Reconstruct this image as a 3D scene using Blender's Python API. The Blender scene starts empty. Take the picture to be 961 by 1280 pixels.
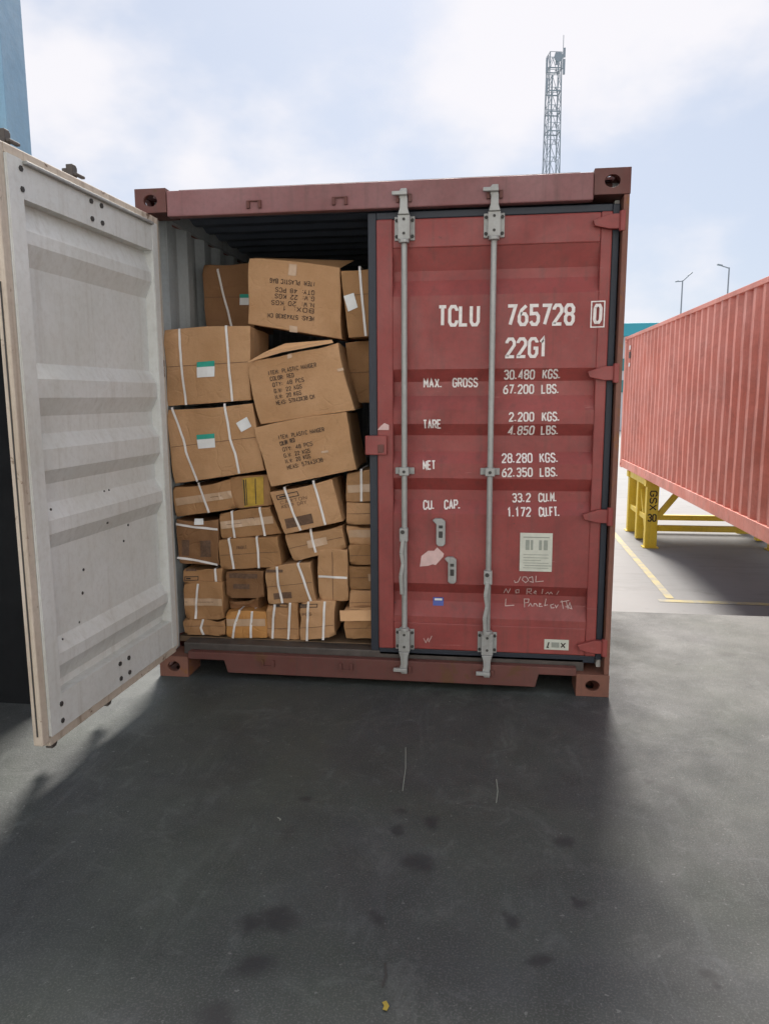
import bpy, bmesh, math, random
from mathutils import Vector, Matrix, noise

# ------------------------------------------------------------------ camera, world, sun, exposure
S = bpy.context.scene
COL = S.collection
R = math.radians
cam_data = bpy.data.cameras.new('camera')
cam = bpy.data.objects.new('camera', cam_data); COL.objects.link(cam); S.camera = cam
cam_data.sensor_fit = 'VERTICAL'; cam_data.sensor_height = 36.0; cam_data.lens = 26.0156
cam_data.clip_start = 0.05; cam_data.clip_end = 6000
YAW, PITCH, ROLL = -0.1377, -0.1543, -0.0050
fwd = Vector((math.sin(YAW)*math.cos(PITCH), math.cos(YAW)*math.cos(PITCH), math.sin(PITCH)))
rgt = Vector((math.cos(YAW), -math.sin(YAW), 0)); up = rgt.cross(fwd)
r2 = rgt*math.cos(ROLL)+up*math.sin(ROLL); u2 = -rgt*math.sin(ROLL)+up*math.cos(ROLL)
cam.matrix_world = Matrix(((r2.x, u2.x, -fwd.x, 0.576), (r2.y, u2.y, -fwd.y, -3.757), (r2.z, u2.z, -fwd.z, 1.5417), (0, 0, 0, 1)))
S.render.resolution_x = 768; S.render.resolution_y = 1024

SUN_DIR = Vector((-0.05, 0.75, 0.66)).normalized()      # towards the sun: behind the container, high, hazy
elev = math.asin(SUN_DIR.z); azim = math.atan2(SUN_DIR.x, SUN_DIR.y)
w = bpy.data.worlds.new('World'); S.world = w; w.use_nodes = True
nt = w.node_tree; N = nt.nodes; Lk = nt.links; N.clear()
out = N.new('ShaderNodeOutputWorld'); bg = N.new('ShaderNodeBackground')
sky = N.new('ShaderNodeTexSky'); sky.sky_type = 'NISHITA'; sky.sun_disc = False
sky.sun_elevation = elev; sky.sun_rotation = azim; sky.air_density = 1.0; sky.dust_density = 1.0; sky.ozone_density = 1.5
tc = N.new('ShaderNodeTexCoord'); mp = N.new('ShaderNodeMapping'); mp.inputs['Scale'].default_value = (1.0, 1.0, 1.7)
mp.inputs['Location'].default_value = (2.877383, -1.338155, 0.785188)
n1 = N.new('ShaderNodeTexNoise'); n1.inputs['Scale'].default_value = 2.3; n1.inputs['Detail'].default_value = 6; n1.inputs['Roughness'].default_value = 0.52
rmp = N.new('ShaderNodeValToRGB'); rmp.color_ramp.elements[0].position = 0.43; rmp.color_ramp.elements[1].position = 0.60
rmp.color_ramp.interpolation = 'EASE'
hz = N.new('ShaderNodeMixRGB'); hz.blend_type = 'MIX'; hz.inputs[0].default_value = 0.88; hz.inputs[2].default_value = (3.1, 3.42, 4.1, 1)
cl = N.new('ShaderNodeMixRGB'); cl.blend_type = 'MIX'; cl.inputs[2].default_value = (5.1, 4.98, 5.15, 1)
Lk.new(tc.outputs['Generated'], mp.inputs[0]); Lk.new(mp.outputs[0], n1.inputs['Vector']); Lk.new(n1.outputs['Fac'], rmp.inputs[0])
Lk.new(sky.outputs[0], hz.inputs[1]); Lk.new(hz.outputs[0], cl.inputs[1])
cf = N.new('ShaderNodeMath'); cf.operation = 'MULTIPLY'; cf.inputs[1].default_value = 0.9
Lk.new(rmp.outputs[0], cf.inputs[0]); Lk.new(cf.outputs[0], cl.inputs[0])
Lk.new(cl.outputs[0], bg.inputs[0]); bg.inputs[1].default_value = 0.072
Lk.new(bg.outputs[0], out.inputs[0])

sd = bpy.data.lights.new('sun', 'SUN'); sd.energy = 3.0; sd.angle = R(23); sd.color = (1.0, 0.95, 0.88)
sun = bpy.data.objects.new('sun', sd); COL.objects.link(sun)
sun.rotation_euler = SUN_DIR.to_track_quat('Z', 'Y').to_euler(); sun.location = SUN_DIR*30
S.view_settings.view_transform = 'Standard'; S.view_settings.look = 'None'; S.view_settings.gamma = 1
S.view_settings.exposure = 1.42
random.seed(11)

# ------------------------------------------------------------------ materials
def newmat(name):
    m = bpy.data.materials.new(name); m.use_nodes = True
    return m, m.node_tree.nodes, m.node_tree.links, m.node_tree.nodes['Principled BSDF']
def noise_node(N, L, vec, scale, detail=5, rough=0.55, dist=0.0):
    n = N.new('ShaderNodeTexNoise'); n.inputs['Scale'].default_value = scale; n.inputs['Detail'].default_value = detail
    n.inputs['Roughness'].default_value = rough; n.inputs['Distortion'].default_value = dist
    L.new(vec, n.inputs['Vector']); return n.outputs['Fac']
def ramp(N, L, fac, a, b, ca=(0, 0, 0, 1), cb=(1, 1, 1, 1)):
    r = N.new('ShaderNodeValToRGB'); r.color_ramp.elements[0].position = a; r.color_ramp.elements[1].position = b
    r.color_ramp.elements[0].color = ca; r.color_ramp.elements[1].color = cb; L.new(fac, r.inputs[0]); return r.outputs[0]
def mix(N, L, fac, a, b, mode='MIX'):
    m = N.new('ShaderNodeMixRGB'); m.blend_type = mode
    for i, v in ((0, fac), (1, a), (2, b)):
        if isinstance(v, (int, float)): m.inputs[i].default_value = v
        elif isinstance(v, tuple): m.inputs[i].default_value = v if len(v) == 4 else v+(1,)
        else: L.new(v, m.inputs[i])
    return m.outputs[0]
def math_node(N, L, op, a, b=None):
    m = N.new('ShaderNodeMath'); m.operation = op
    for i, v in ((0, a), (1, b)):
        if v is None: continue
        if isinstance(v, (int, float)): m.inputs[i].default_value = v
        else: L.new(v, m.inputs[i])
    return m.outputs[0]
def coords(N, L, scale=(1, 1, 1), which='world'):
    if which == 'world': o = N.new('ShaderNodeNewGeometry').outputs['Position']
    else: o = N.new('ShaderNodeTexCoord').outputs['Object']
    m = N.new('ShaderNodeMapping'); m.inputs['Scale'].default_value = scale; L.new(o, m.inputs[0]); return m.outputs[0]
def bump(N, L, b, h, strength=0.2, dist=0.01):
    n = N.new('ShaderNodeBump'); n.inputs['Strength'].default_value = strength; n.inputs['Distance'].default_value = dist
    L.new(h, n.inputs['Height']); L.new(n.outputs[0], b.inputs['Normal'])

def paint(name, base, faded, dirt=(0.06, 0.045, 0.035), rust=(0.17, 0.065, 0.025), rustiness=0.35, rough=0.5, streak=0.5, chips=None, scuff=None):
    """weathered paint: faded patches, vertical dirt streaks, rust spots"""
    m, N, L, b = newmat(name)
    p = coords(N, L)
    c = mix(N, L, ramp(N, L, noise_node(N, L, p, 1.7, 6, 0.6), 0.35, 0.7), base, faded)
    st = noise_node(N, L, coords(N, L, (22, 22, 0.9)), 1.0, 6, 0.65)
    c = mix(N, L, math_node(N, L, 'MULTIPLY', ramp(N, L, st, 0.52, 0.80), streak), c, dirt)
    fine = noise_node(N, L, p, 38, 6, 0.7)
    c = mix(N, L, math_node(N, L, 'MULTIPLY', ramp(N, L, fine, 0.45, 0.8), 0.30), c, dirt)
    big = noise_node(N, L, p, 4.3, 8, 0.72, 0.3)
    thr = 0.76-0.2*rustiness
    c = mix(N, L, ramp(N, L, big, thr, thr+0.035), c, rust)
    if scuff:
        sf = noise_node(N, L, coords(N, L, (4, 4, 55)), 1.0, 6, 0.7, 0.4)
        c = mix(N, L, math_node(N, L, 'MULTIPLY', ramp(N, L, sf, 0.66, 0.70), 0.5), c, scuff)
        sf2 = noise_node(N, L, coords(N, L, (70, 70, 2.2)), 1.0, 5, 0.6)
        c = mix(N, L, math_node(N, L, 'MULTIPLY', ramp(N, L, sf2, 0.68, 0.74), 0.55), c, rust)
        c = mix(N, L, math_node(N, L, 'MULTIPLY', ramp(N, L, noise_node(N, L, p, 0.9, 9, 0.75, 0.5), 0.46, 0.62), 0.5), c, tuple(x*0.55 for x in base))
    if chips:
        ch = noise_node(N, L, p, 16, 4, 0.6)
        c = mix(N, L, ramp(N, L, ch, 0.72, 0.735), c, chips)
    L.new(c, b.inputs['Base Color'])
    rr = ramp(N, L, noise_node(N, L, p, 6, 5), 0.3, 0.7, (rough-0.1,)*3+(1,), (rough+0.15,)*3+(1,)); L.new(rr, b.inputs['Roughness'])
    bump(N, L, b, noise_node(N, L, p, 9, 5, 0.6), 0.22, 0.012)
    return m
M = {}
M['red'] = paint('oxide_red_paint', (0.240, 0.037, 0.032), (0.305, 0.064, 0.055), rustiness=0.18, streak=0.5, chips=(0.095, 0.036, 0.03), scuff=(0.40, 0.17, 0.15))
M['red_rust'] = paint('rusty_red_paint', (0.105, 0.032, 0.025), (0.145, 0.052, 0.040), rust=(0.11, 0.046, 0.020), rustiness=0.8, rough=0.65)
M['header'] = paint('haze_tinted_header_paint', (0.195, 0.075, 0.072), (0.265, 0.125, 0.125), rust=(0.12, 0.05, 0.028), rustiness=0.5, rough=0.6)  # rusty red lifted toward mauve: flare haze mixed into the colour
M['post_rust'] = paint('rusty_post_paint', (0.155, 0.058, 0.038), (0.215, 0.092, 0.06), rust=(0.20, 0.078, 0.024), rustiness=0.95, rough=0.65)
M['coral'] = paint('coral_red_paint', (0.82, 0.27, 0.19), (0.86, 0.36, 0.28), dirt=(0.60, 0.17, 0.12), rustiness=-0.02, streak=0.55, scuff=(0.86, 0.5, 0.42), rough=0.55)
M['cream'] = paint('cream_inside_paint', (0.58, 0.58, 0.535), (0.68, 0.685, 0.66), dirt=(0.34, 0.30, 0.24), rust=(0.16, 0.08, 0.04), rustiness=0.0, streak=0.4, rough=0.5)
M['cream_edge'] = paint('scuffed_edge_paint', (0.50, 0.42, 0.33), (0.58, 0.50, 0.41), dirt=(0.20, 0.13, 0.08), rust=(0.15, 0.085, 0.05), rustiness=0.85, streak=0.9, rough=0.6)
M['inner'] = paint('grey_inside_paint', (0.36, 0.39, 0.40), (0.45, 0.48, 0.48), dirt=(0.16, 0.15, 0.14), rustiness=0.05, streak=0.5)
M['ceiling'] = paint('shade_tinted_ceiling_paint', (0.085, 0.105, 0.14), (0.12, 0.14, 0.175), dirt=(0.06, 0.06, 0.065), rustiness=0.0, streak=0.3)  # navy darkening is the unlit interior's shade, put into the lining colour
M['galv'] = paint('galvanised_steel', (0.30, 0.30, 0.285), (0.39, 0.39, 0.37), dirt=(0.12, 0.10, 0.08), rust=(0.20, 0.10, 0.05), rustiness=0.25, rough=0.5, streak=0.5)
M['galv'].node_tree.nodes['Principled BSDF'].inputs['Metallic'].default_value = 0.25
M['yellow'] = paint('yellow_trestle_paint', (0.80, 0.56, 0.03), (0.84, 0.63, 0.08), dirt=(0.25, 0.17, 0.05), rustiness=0.15, streak=0.3)
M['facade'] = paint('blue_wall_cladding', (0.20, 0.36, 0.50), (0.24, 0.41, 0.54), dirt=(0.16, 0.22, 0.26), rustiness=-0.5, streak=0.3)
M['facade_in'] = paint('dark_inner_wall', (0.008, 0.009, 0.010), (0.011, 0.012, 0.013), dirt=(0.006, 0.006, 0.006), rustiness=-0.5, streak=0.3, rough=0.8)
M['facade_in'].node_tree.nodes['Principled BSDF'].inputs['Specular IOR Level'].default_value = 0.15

def plain(name, col, rough=0.5, metal=0.0, var=0.25, scale=14):
    m, N, L, b = newmat(name); p = coords(N, L)
    dk = tuple(c*(1-var) for c in col)
    L.new(mix(N, L, ramp(N, L, noise_node(N, L, p, scale, 6, 0.6), 0.3, 0.72), col, dk), b.inputs['Base Color'])
    b.inputs['Roughness'].default_value = rough; b.inputs['Metallic'].default_value = metal
    bump(N, L, b, noise_node(N, L, p, scale*3, 4), 0.12, 0.004)
    return m
M['rubber'] = plain('black_rubber_gasket', (0.016, 0.022, 0.034), 0.55)
M['darkmetal'] = plain('dark_weathered_steel', (0.10, 0.085, 0.075), 0.6, 0.3, 0.4)
M['hole'] = plain('bolt_dark_steel', (0.05, 0.045, 0.04), 0.7)
M['white_letters'] = plain('white_marking_film', (0.80, 0.74, 0.70), 0.5, 0, 0.22, 45)
M['chalk'] = plain('chalk_marks', (0.62, 0.46, 0.42), 0.9, 0, 0.35, 90)
M['plate'] = plain('cream_data_plate', (0.58, 0.585, 0.50), 0.45, 0.1, 0.15, 30)
M['plate_mark'] = plain('plate_engraving', (0.30, 0.32, 0.27), 0.5, 0, 0.2, 60)
M['torn'] = plain('torn_pink_sticker', (0.66, 0.46, 0.43), 0.7, 0, 0.2, 30)
M['blue_st'] = plain('blue_sticker_film', (0.06, 0.09, 0.35), 0.4)
M['white_st'] = plain('white_sticker_paper', (0.74, 0.74, 0.72), 0.6, 0, 0.08, 30)
M['green_st'] = plain('green_sticker_print', (0.02, 0.33, 0.24), 0.55, 0, 0.12, 30)
M['yellow_st'] = plain('yellow_print', (0.50, 0.31, 0.03), 0.6, 0, 0.35, 30)
M['strap'] = plain('white_plastic_strap', (0.74, 0.70, 0.66), 0.35, 0, 0.12, 30)
M['ink'] = plain('black_print_ink', (0.045, 0.032, 0.026), 0.8, 0, 0.3, 60)
M['ink_soft'] = plain('faded_print_ink', (0.15, 0.085, 0.05), 0.85, 0, 0.45, 70)
M['tape'] = plain('clear_brown_tape', (0.52, 0.35, 0.22), 0.22, 0, 0.15, 20)
M['plywood'] = plain('container_plywood_floor', (0.20, 0.13, 0.075), 0.75, 0, 0.45, 8)
M['teal'] = plain('teal_roof_sheet', (0.06, 0.46, 0.55), 0.5, 0, 0.1, 0.4)
M['bwhite'] = plain('white_rendered_wall', (0.74, 0.74, 0.73), 0.8, 0, 0.08, 0.5)
M['bglass'] = plain('teal_window_glass', (0.05, 0.30, 0.30), 0.15, 0, 0.2, 0.5)
M['mast'] = plain('grey_galvanised_mast', (0.34, 0.38, 0.41), 0.6, 0.2, 0.15, 1)
M['roof'] = plain('pale_roof_sheeting', (0.62, 0.63, 0.63), 0.7, 0, 0.15, 1)
M['rope'] = plain('yellow_rope', (0.42, 0.30, 0.04), 0.8)
M['hose'] = plain('dark_hose', (0.035, 0.03, 0.028), 0.6)

def cardboard(name, base, dark):
    m, N, L, b = newmat(name); p = coords(N, L)
    c = mix(N, L, ramp(N, L, noise_node(N, L, p, 5, 6, 0.6), 0.3, 0.7), base, dark)
    fib = noise_node(N, L, coords(N, L, (60, 60, 340)), 1, 4, 0.7)
    c = mix(N, L, math_node(N, L, 'MULTIPLY', ramp(N, L, fib, 0.4, 0.75), 0.22), c, tuple(x*0.6 for x in dark))
    c = mix(N, L, math_node(N, L, 'MULTIPLY', ramp(N, L, noise_node(N, L, p, 23, 7, 0.75), 0.58, 0.8), 0.45), c, tuple(x*0.5 for x in dark))
    oi = N.new('ShaderNodeObjectInfo')
    c = mix(N, L, 1.0, c, ramp(N, L, oi.outputs['Random'], 0.0, 1.0, (0.80, 0.77, 0.72, 1), (1.08, 1.06, 1.06, 1)), 'MULTIPLY')
    pt = N.new('ShaderNodeNewGeometry').outputs['Pointiness']
    c = mix(N, L, math_node(N, L, 'MULTIPLY', ramp(N, L, pt, 0.53, 0.62), 0.55), c, tuple(min(1, x*1.5) for x in base))
    vor = N.new('ShaderNodeTexVoronoi'); vor.feature = 'DISTANCE_TO_EDGE'; vor.inputs['Scale'].default_value = 6.5; vor.inputs['Randomness'].default_value = 1.0
    wv = N.new('ShaderNodeVectorMath'); wv.operation = 'MULTIPLY_ADD'; wn = N.new('ShaderNodeTexNoise'); wn.inputs['Scale'].default_value = 4; L.new(p, wn.inputs['Vector'])
    wv.inputs[1].default_value = (0.25, 0.25, 0.25); L.new(wn.outputs['Color'], wv.inputs[0]); L.new(p, wv.inputs[2]); L.new(wv.outputs[0], vor.inputs['Vector'])
    crease = math_node(N, L, 'MULTIPLY', ramp(N, L, vor.outputs['Distance'], 0.0, 0.05), ramp(N, L, noise_node(N, L, p, 3.5, 3), 0.42, 0.6))
    L.new(c, b.inputs['Base Color']); b.inputs['Roughness'].default_value = 0.78
    b.inputs['Specular IOR Level'].default_value = 0.3
    h = math_node(N, L, 'ADD', noise_node(N, L, p, 11, 5, 0.6), math_node(N, L, 'MULTIPLY', fib, 0.12))
    h = math_node(N, L, 'ADD', h, math_node(N, L, 'MULTIPLY', crease, 0.25))
    bump(N, L, b, h, 0.6, 0.014)
    return m
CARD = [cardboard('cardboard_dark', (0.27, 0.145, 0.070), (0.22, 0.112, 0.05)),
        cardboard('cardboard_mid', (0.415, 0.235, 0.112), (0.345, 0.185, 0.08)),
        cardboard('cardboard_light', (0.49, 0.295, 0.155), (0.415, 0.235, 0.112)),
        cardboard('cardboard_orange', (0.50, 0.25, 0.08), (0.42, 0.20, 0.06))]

# concrete dock floor: worn and stained, with the oil spots where they lie
SPOTS = [(-0.097, -1.163, .035), (0.29, -1.328, .035), (0.394, -1.253, .045), (0.393, -1.522, .05), (-0.022, -1.818, .07), (-0.094, -1.861, .05),
         (-0.031, -2.001, .06), (0.276, -1.785, .04), (0.673, -1.733, .04), (0.868, -1.321, .045), (0.882, -1.635, .03), (1.186, -1.889, .03),
         (-0.068, -2.18, .07), (0.747, -1.883, .035), (1.252, -0.837, .03), (0.275, -1.199, .03), (1.19, -1.93, .02), (0.36, -1.48, .06)]
def floor_mat():
    m, N, L, b = newmat('stained_dock_concrete'); p = coords(N, L)
    c = mix(N, L, ramp(N, L, noise_node(N, L, p, 0.55, 7, 0.6), 0.3, 0.7), (0.060, 0.063, 0.057), (0.036, 0.039, 0.034))
    mott = ramp(N, L, noise_node(N, L, p, 2.6, 9, 0.72, 0.4), 0.44, 0.66)
    c = mix(N, L, math_node(N, L, 'MULTIPLY', mott, 0.62), c, (0.024, 0.026, 0.023))
    pale = ramp(N, L, noise_node(N, L, p, 6.0, 10, 0.78, 0.9), 0.55, 0.64)
    c = mix(N, L, math_node(N, L, 'MULTIPLY', pale, 0.32), c, (0.125, 0.127, 0.12))
    # worn traffic film: hard-edged pale abrasions and dark rubber, drawn out along the way trucks and pallets move
    ab = noise_node(N, L, coords(N, L, (7, 1.1, 1)), 1.3, 9, 0.75, 0.6)
    c = mix(N, L, math_node(N, L, 'MULTIPLY', ramp(N, L, ab, 0.57, 0.65), 0.18), c, (0.14, 0.142, 0.136))
    sc = noise_node(N, L, coords(N, L, (46, 1.6, 1)), 1, 5, 0.65)
    c = mix(N, L, math_node(N, L, 'MULTIPLY', ramp(N, L, sc, 0.66, 0.70), 0.13), c, (0.19, 0.19, 0.18))
    sc2 = noise_node(N, L, coords(N, L, (2.2, 40, 1)), 1, 5, 0.65)
    c = mix(N, L, math_node(N, L, 'MULTIPLY', ramp(N, L, sc2, 0.64, 0.69), 0.35), c, (0.035, 0.035, 0.034))
    hue = noise_node(N, L, p, 1.3, 5, 0.6, 0.3)
    c = mix(N, L, 0.55, c, ramp(N, L, hue, 0.38, 0.62, (0.80, 0.98, 0.84, 1), (0.92, 0.97, 1.16, 1)), 'MULTIPLY')
    blot = noise_node(N, L, p, 4.2, 3, 0.5, 0.2)
    c = mix(N, L, math_node(N, L, 'MULTIPLY', ramp(N, L, blot, 0.66, 0.71), 0.55), c, (0.022, 0.023, 0.022))
    chalky = noise_node(N, L, p, 2.1, 10, 0.85, 1.2)
    c = mix(N, L, math_node(N, L, 'MULTIPLY', ramp(N, L, chalky, 0.55, 0.64), 0.26), c, (0.15, 0.152, 0.148))
    grain = noise_node(N, L, p, 160, 3, 0.6)
    c = mix(N, L, math_node(N, L, 'MULTIPLY', ramp(N, L, grain, 0.50, 0.66), 0.45), c, (0.14, 0.14, 0.133))
    speck = noise_node(N, L, p, 48, 3, 0.5)
    c = mix(N, L, math_node(N, L, 'MULTIPLY', ramp(N, L, speck, 0.69, 0.72), 0.5), c, (0.20, 0.20, 0.19))
    c = mix(N, L, math_node(N, L, 'MULTIPLY', ramp(N, L, noise_node(N, L, p, 11, 6, 0.7), 0.66, 0.70), 0.6), c, (0.030, 0.031, 0.029))
    nv = N.new('ShaderNodeTexNoise'); nv.inputs['Scale'].default_value = 14; nv.inputs['Detail'].default_value = 4; L.new(p, nv.inputs['Vector'])
    wob = N.new('ShaderNodeVectorMath'); wob.operation = 'MULTIPLY_ADD'; wob.inputs[1].default_value = (0.11, 0.11, 0); L.new(nv.outputs['Color'], wob.inputs[0]); L.new(p, wob.inputs[2])
    acc = None
    for x, y, r in SPOTS:
        d = N.new('ShaderNodeVectorMath'); d.operation = 'DISTANCE'; L.new(wob.outputs[0], d.inputs[0]); d.inputs[1].default_value = (x+.055, y+.055, 0)
        mr = N.new('ShaderNodeMapRange'); mr.interpolation_type = 'SMOOTHSTEP'; mr.inputs[1].default_value = r*0.3; mr.inputs[2].default_value = r*1.2
        mr.inputs[3].default_value = 0.8; mr.inputs[4].default_value = 0.0; L.new(d.outputs['Value'], mr.inputs[0])
        acc = mr.outputs[0] if acc is None else math_node(N, L, 'MAXIMUM', acc, mr.outputs[0])
    c = mix(N, L, acc, c, (0.018, 0.018, 0.019))
    L.new(c, b.inputs['Base Color'])
    rr = ramp(N, L, noise_node(N, L, p, 1.6, 8, 0.7), 0.3, 0.72, (0.50,)*3+(1,), (0.78,)*3+(1,)); L.new(rr, b.inputs['Roughness'])
    bump(N, L, b, noise_node(N, L, p, 60, 7, 0.75), 0.45, 0.005)
    return m
M['floor'] = floor_mat()
def yard_mat():
    m, N, L, b = newmat('pale_yard_concrete'); p = coords(N, L)
    c = mix(N, L, ramp(N, L, noise_node(N, L, p, 0.3, 8, 0.65), 0.3, 0.7), (0.265, 0.262, 0.259), (0.215, 0.213, 0.21))
    c = mix(N, L, math_node(N, L, 'MULTIPLY', ramp(N, L, noise_node(N, L, coords(N, L, (0.5, 2.2, 1)), 1.2, 8, 0.7, 0.5), 0.5, 0.72), 0.6), c, (0.165, 0.162, 0.158))
    c = mix(N, L, math_node(N, L, 'MULTIPLY', ramp(N, L, noise_node(N, L, p, 3.1, 8, 0.7), 0.6, 0.75), 0.5), c, (0.12, 0.117, 0.113))
    L.new(c, b.inputs['Base Color']); b.inputs['Roughness'].default_value = 0.8
    bump(N, L, b, noise_node(N, L, p, 20, 6, 0.7), 0.25, 0.006)
    return m
M['yard'] = yard_mat()
def line_mat():
    m, N, L, b = newmat('worn_yellow_line'); p = coords(N, L)
    c = mix(N, L, ramp(N, L, noise_node(N, L, p, 5, 8, 0.75), 0.40, 0.62), (0.50, 0.42, 0.20), (0.31, 0.30, 0.27))
    L.new(c, b.inputs['Base Color']); b.inputs['Roughness'].default_value = 0.8
    return m
M['line'] = line_mat()

# ------------------------------------------------------------------ mesh helpers
def mk(name, verts, faces, mat, parent=None, smooth=None, bevel=0.0, loc=None):
    me = bpy.data.meshes.new(name); me.from_pydata([tuple(v) for v in verts], [], faces)
    bm = bmesh.new(); bm.from_mesh(me); bmesh.ops.recalc_face_normals(bm, faces=bm.faces); bm.to_mesh(me); bm.free()
    if smooth is not None:
        me.polygons.foreach_set('use_smooth', [True]*len(me.polygons)); me.set_sharp_from_angle(angle=R(smooth))
    o = bpy.data.objects.new(name, me); COL.objects.link(o)
    if mat is not None: me.materials.append(M[mat] if isinstance(mat, str) else mat)
    if parent is not None: o.parent = parent
    if loc is not None: o.location = loc
    if bevel:
        bv = o.modifiers.new('bevel', 'BEVEL'); bv.width = bevel; bv.segments = 2; bv.limit_method = 'ANGLE'; bv.angle_limit = R(40)
    return o
class MB:
    def __init__(s): s.v = []; s.f = []
    def add(s, verts, faces):
        k = len(s.v); s.v += [Vector(v) for v in verts]; s.f += [tuple(i+k for i in f) for f in faces]; return s
    def box(s, x0, x1, y0, y1, z0, z1):
        return s.add([(x0, y0, z0), (x1, y0, z0), (x1, y1, z0), (x0, y1, z0), (x0, y0, z1), (x1, y0, z1), (x1, y1, z1), (x0, y1, z1)],
                     [(0, 3, 2, 1), (4, 5, 6, 7), (0, 1, 5, 4), (1, 2, 6, 5), (2, 3, 7, 6), (3, 0, 4, 7)])
    def beam(s, a, b, w, h, upv=(0, 0, 1)):
        a = Vector(a); b = Vector(b); d = (b-a).normalized(); u = Vector(upv)
        if abs(d.dot(u)) > 0.97: u = Vector((0, 1, 0))
        r = d.cross(u).normalized(); u = r.cross(d)
        vs = [p+r*sx*w/2+u*sz*h/2 for p in (a, b) for sx, sz in ((-1, -1), (1, -1), (1, 1), (-1, 1))]
        return s.add(vs, [(0, 1, 2, 3), (7, 6, 5, 4), (0, 4, 5, 1), (1, 5, 6, 2), (2, 6, 7, 3), (3, 7, 4, 0)])
    def tube(s, pts, r, n=10, caps=True):
        pts = [Vector(p) for p in pts]; rings = []
        for i, p in enumerate(pts):
            d = (pts[min(i+1, len(pts)-1)]-pts[max(i-1, 0)]).normalized()
            ref = Vector((0, 0, 1)) if abs(d.z) < 0.9 else Vector((1, 0, 0))
            a = d.cross(ref).normalized(); b = d.cross(a); rr = r[i] if isinstance(r, (list, tuple)) else r
            rings.append([p+(a*math.cos(2*math.pi*k/n)+b*math.sin(2*math.pi*k/n))*rr for k in range(n)])
        vs = [v for g in rings for v in g]; fs = []
        for i in range(len(pts)-1):
            for k in range(n): fs.append((i*n+k, i*n+(k+1) % n, (i+1)*n+(k+1) % n, (i+1)*n+k))
        if caps: fs += [tuple(range(n)), tuple(range((len(pts)-1)*n, len(pts)*n))]
        return s.add(vs, fs)
    def prism(s, pts, y0, y1):
        """polygon in x,z pushed from y0 to y1"""
        n = len(pts); vs = [(x, y0, z) for x, z in pts]+[(x, y1, z) for x, z in pts]
        return s.add(vs, [tuple(range(n)), tuple(range(n, 2*n))]+[(i, (i+1) % n, n+(i+1) % n, n+i) for i in range(n)])
    def holed(s, o, U, V, T, w, h, rw, rh, n=20):
        """plate with an oval hole: corner o, unit axes U V, thickness vector T"""
        o = Vector(o); U = Vector(U); V = Vector(V); T = Vector(T); outer = []; inner = []
        cx, cy = w/2, h/2
        angs = [2*math.pi*k/n for k in range(n)]+[math.atan2(a*cy, b*cx) % (2*math.pi) for a in (1, -1) for b in (1, -1)]
        angs = sorted(set(round(a, 5) for a in angs))
        for a in angs:
            c, q = math.cos(a), math.sin(a); t = min(cx/abs(c) if abs(c) > 1e-6 else 9, cy/abs(q) if abs(q) > 1e-6 else 9)
            outer.append((cx+c*t, cy+q*t)); inner.append((cx+c*rw, cy+q*rh))
        m = len(angs); P = lambda a, k: o+U*a[0]+V*a[1]+T*k
        vs = [P(a, 0) for a in outer]+[P(a, 0) for a in inner]+[P(a, 1) for a in outer]+[P(a, 1) for a in inner]; fs = []
        for i in range(m):
            j = (i+1) % m
            fs += [(i, j, m+j, m+i), (2*m+i, 3*m+i, 3*m+j, 2*m+j), (m+i, m+j, 3*m+j, 3*m+i), (i, 2*m+i, 2*m+j, j)]
        return s.add(vs, fs)
    def build(s, name, mat, parent=None, **k): return mk(name, s.v, s.f, mat, parent, **k)
def empty(name, loc=(0, 0, 0), label=None, cat=None, group=None):
    o = bpy.data.objects.new(name, None); COL.objects.link(o); o.location = loc; o.empty_display_size = 0.2
    return tag(o, label, cat, group)
def tag(o, label=None, cat=None, group=None, kind=None):
    for k, v in (('label', label), ('category', cat), ('group', group), ('kind', kind)):
        if v: o[k] = v
    return o

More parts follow.
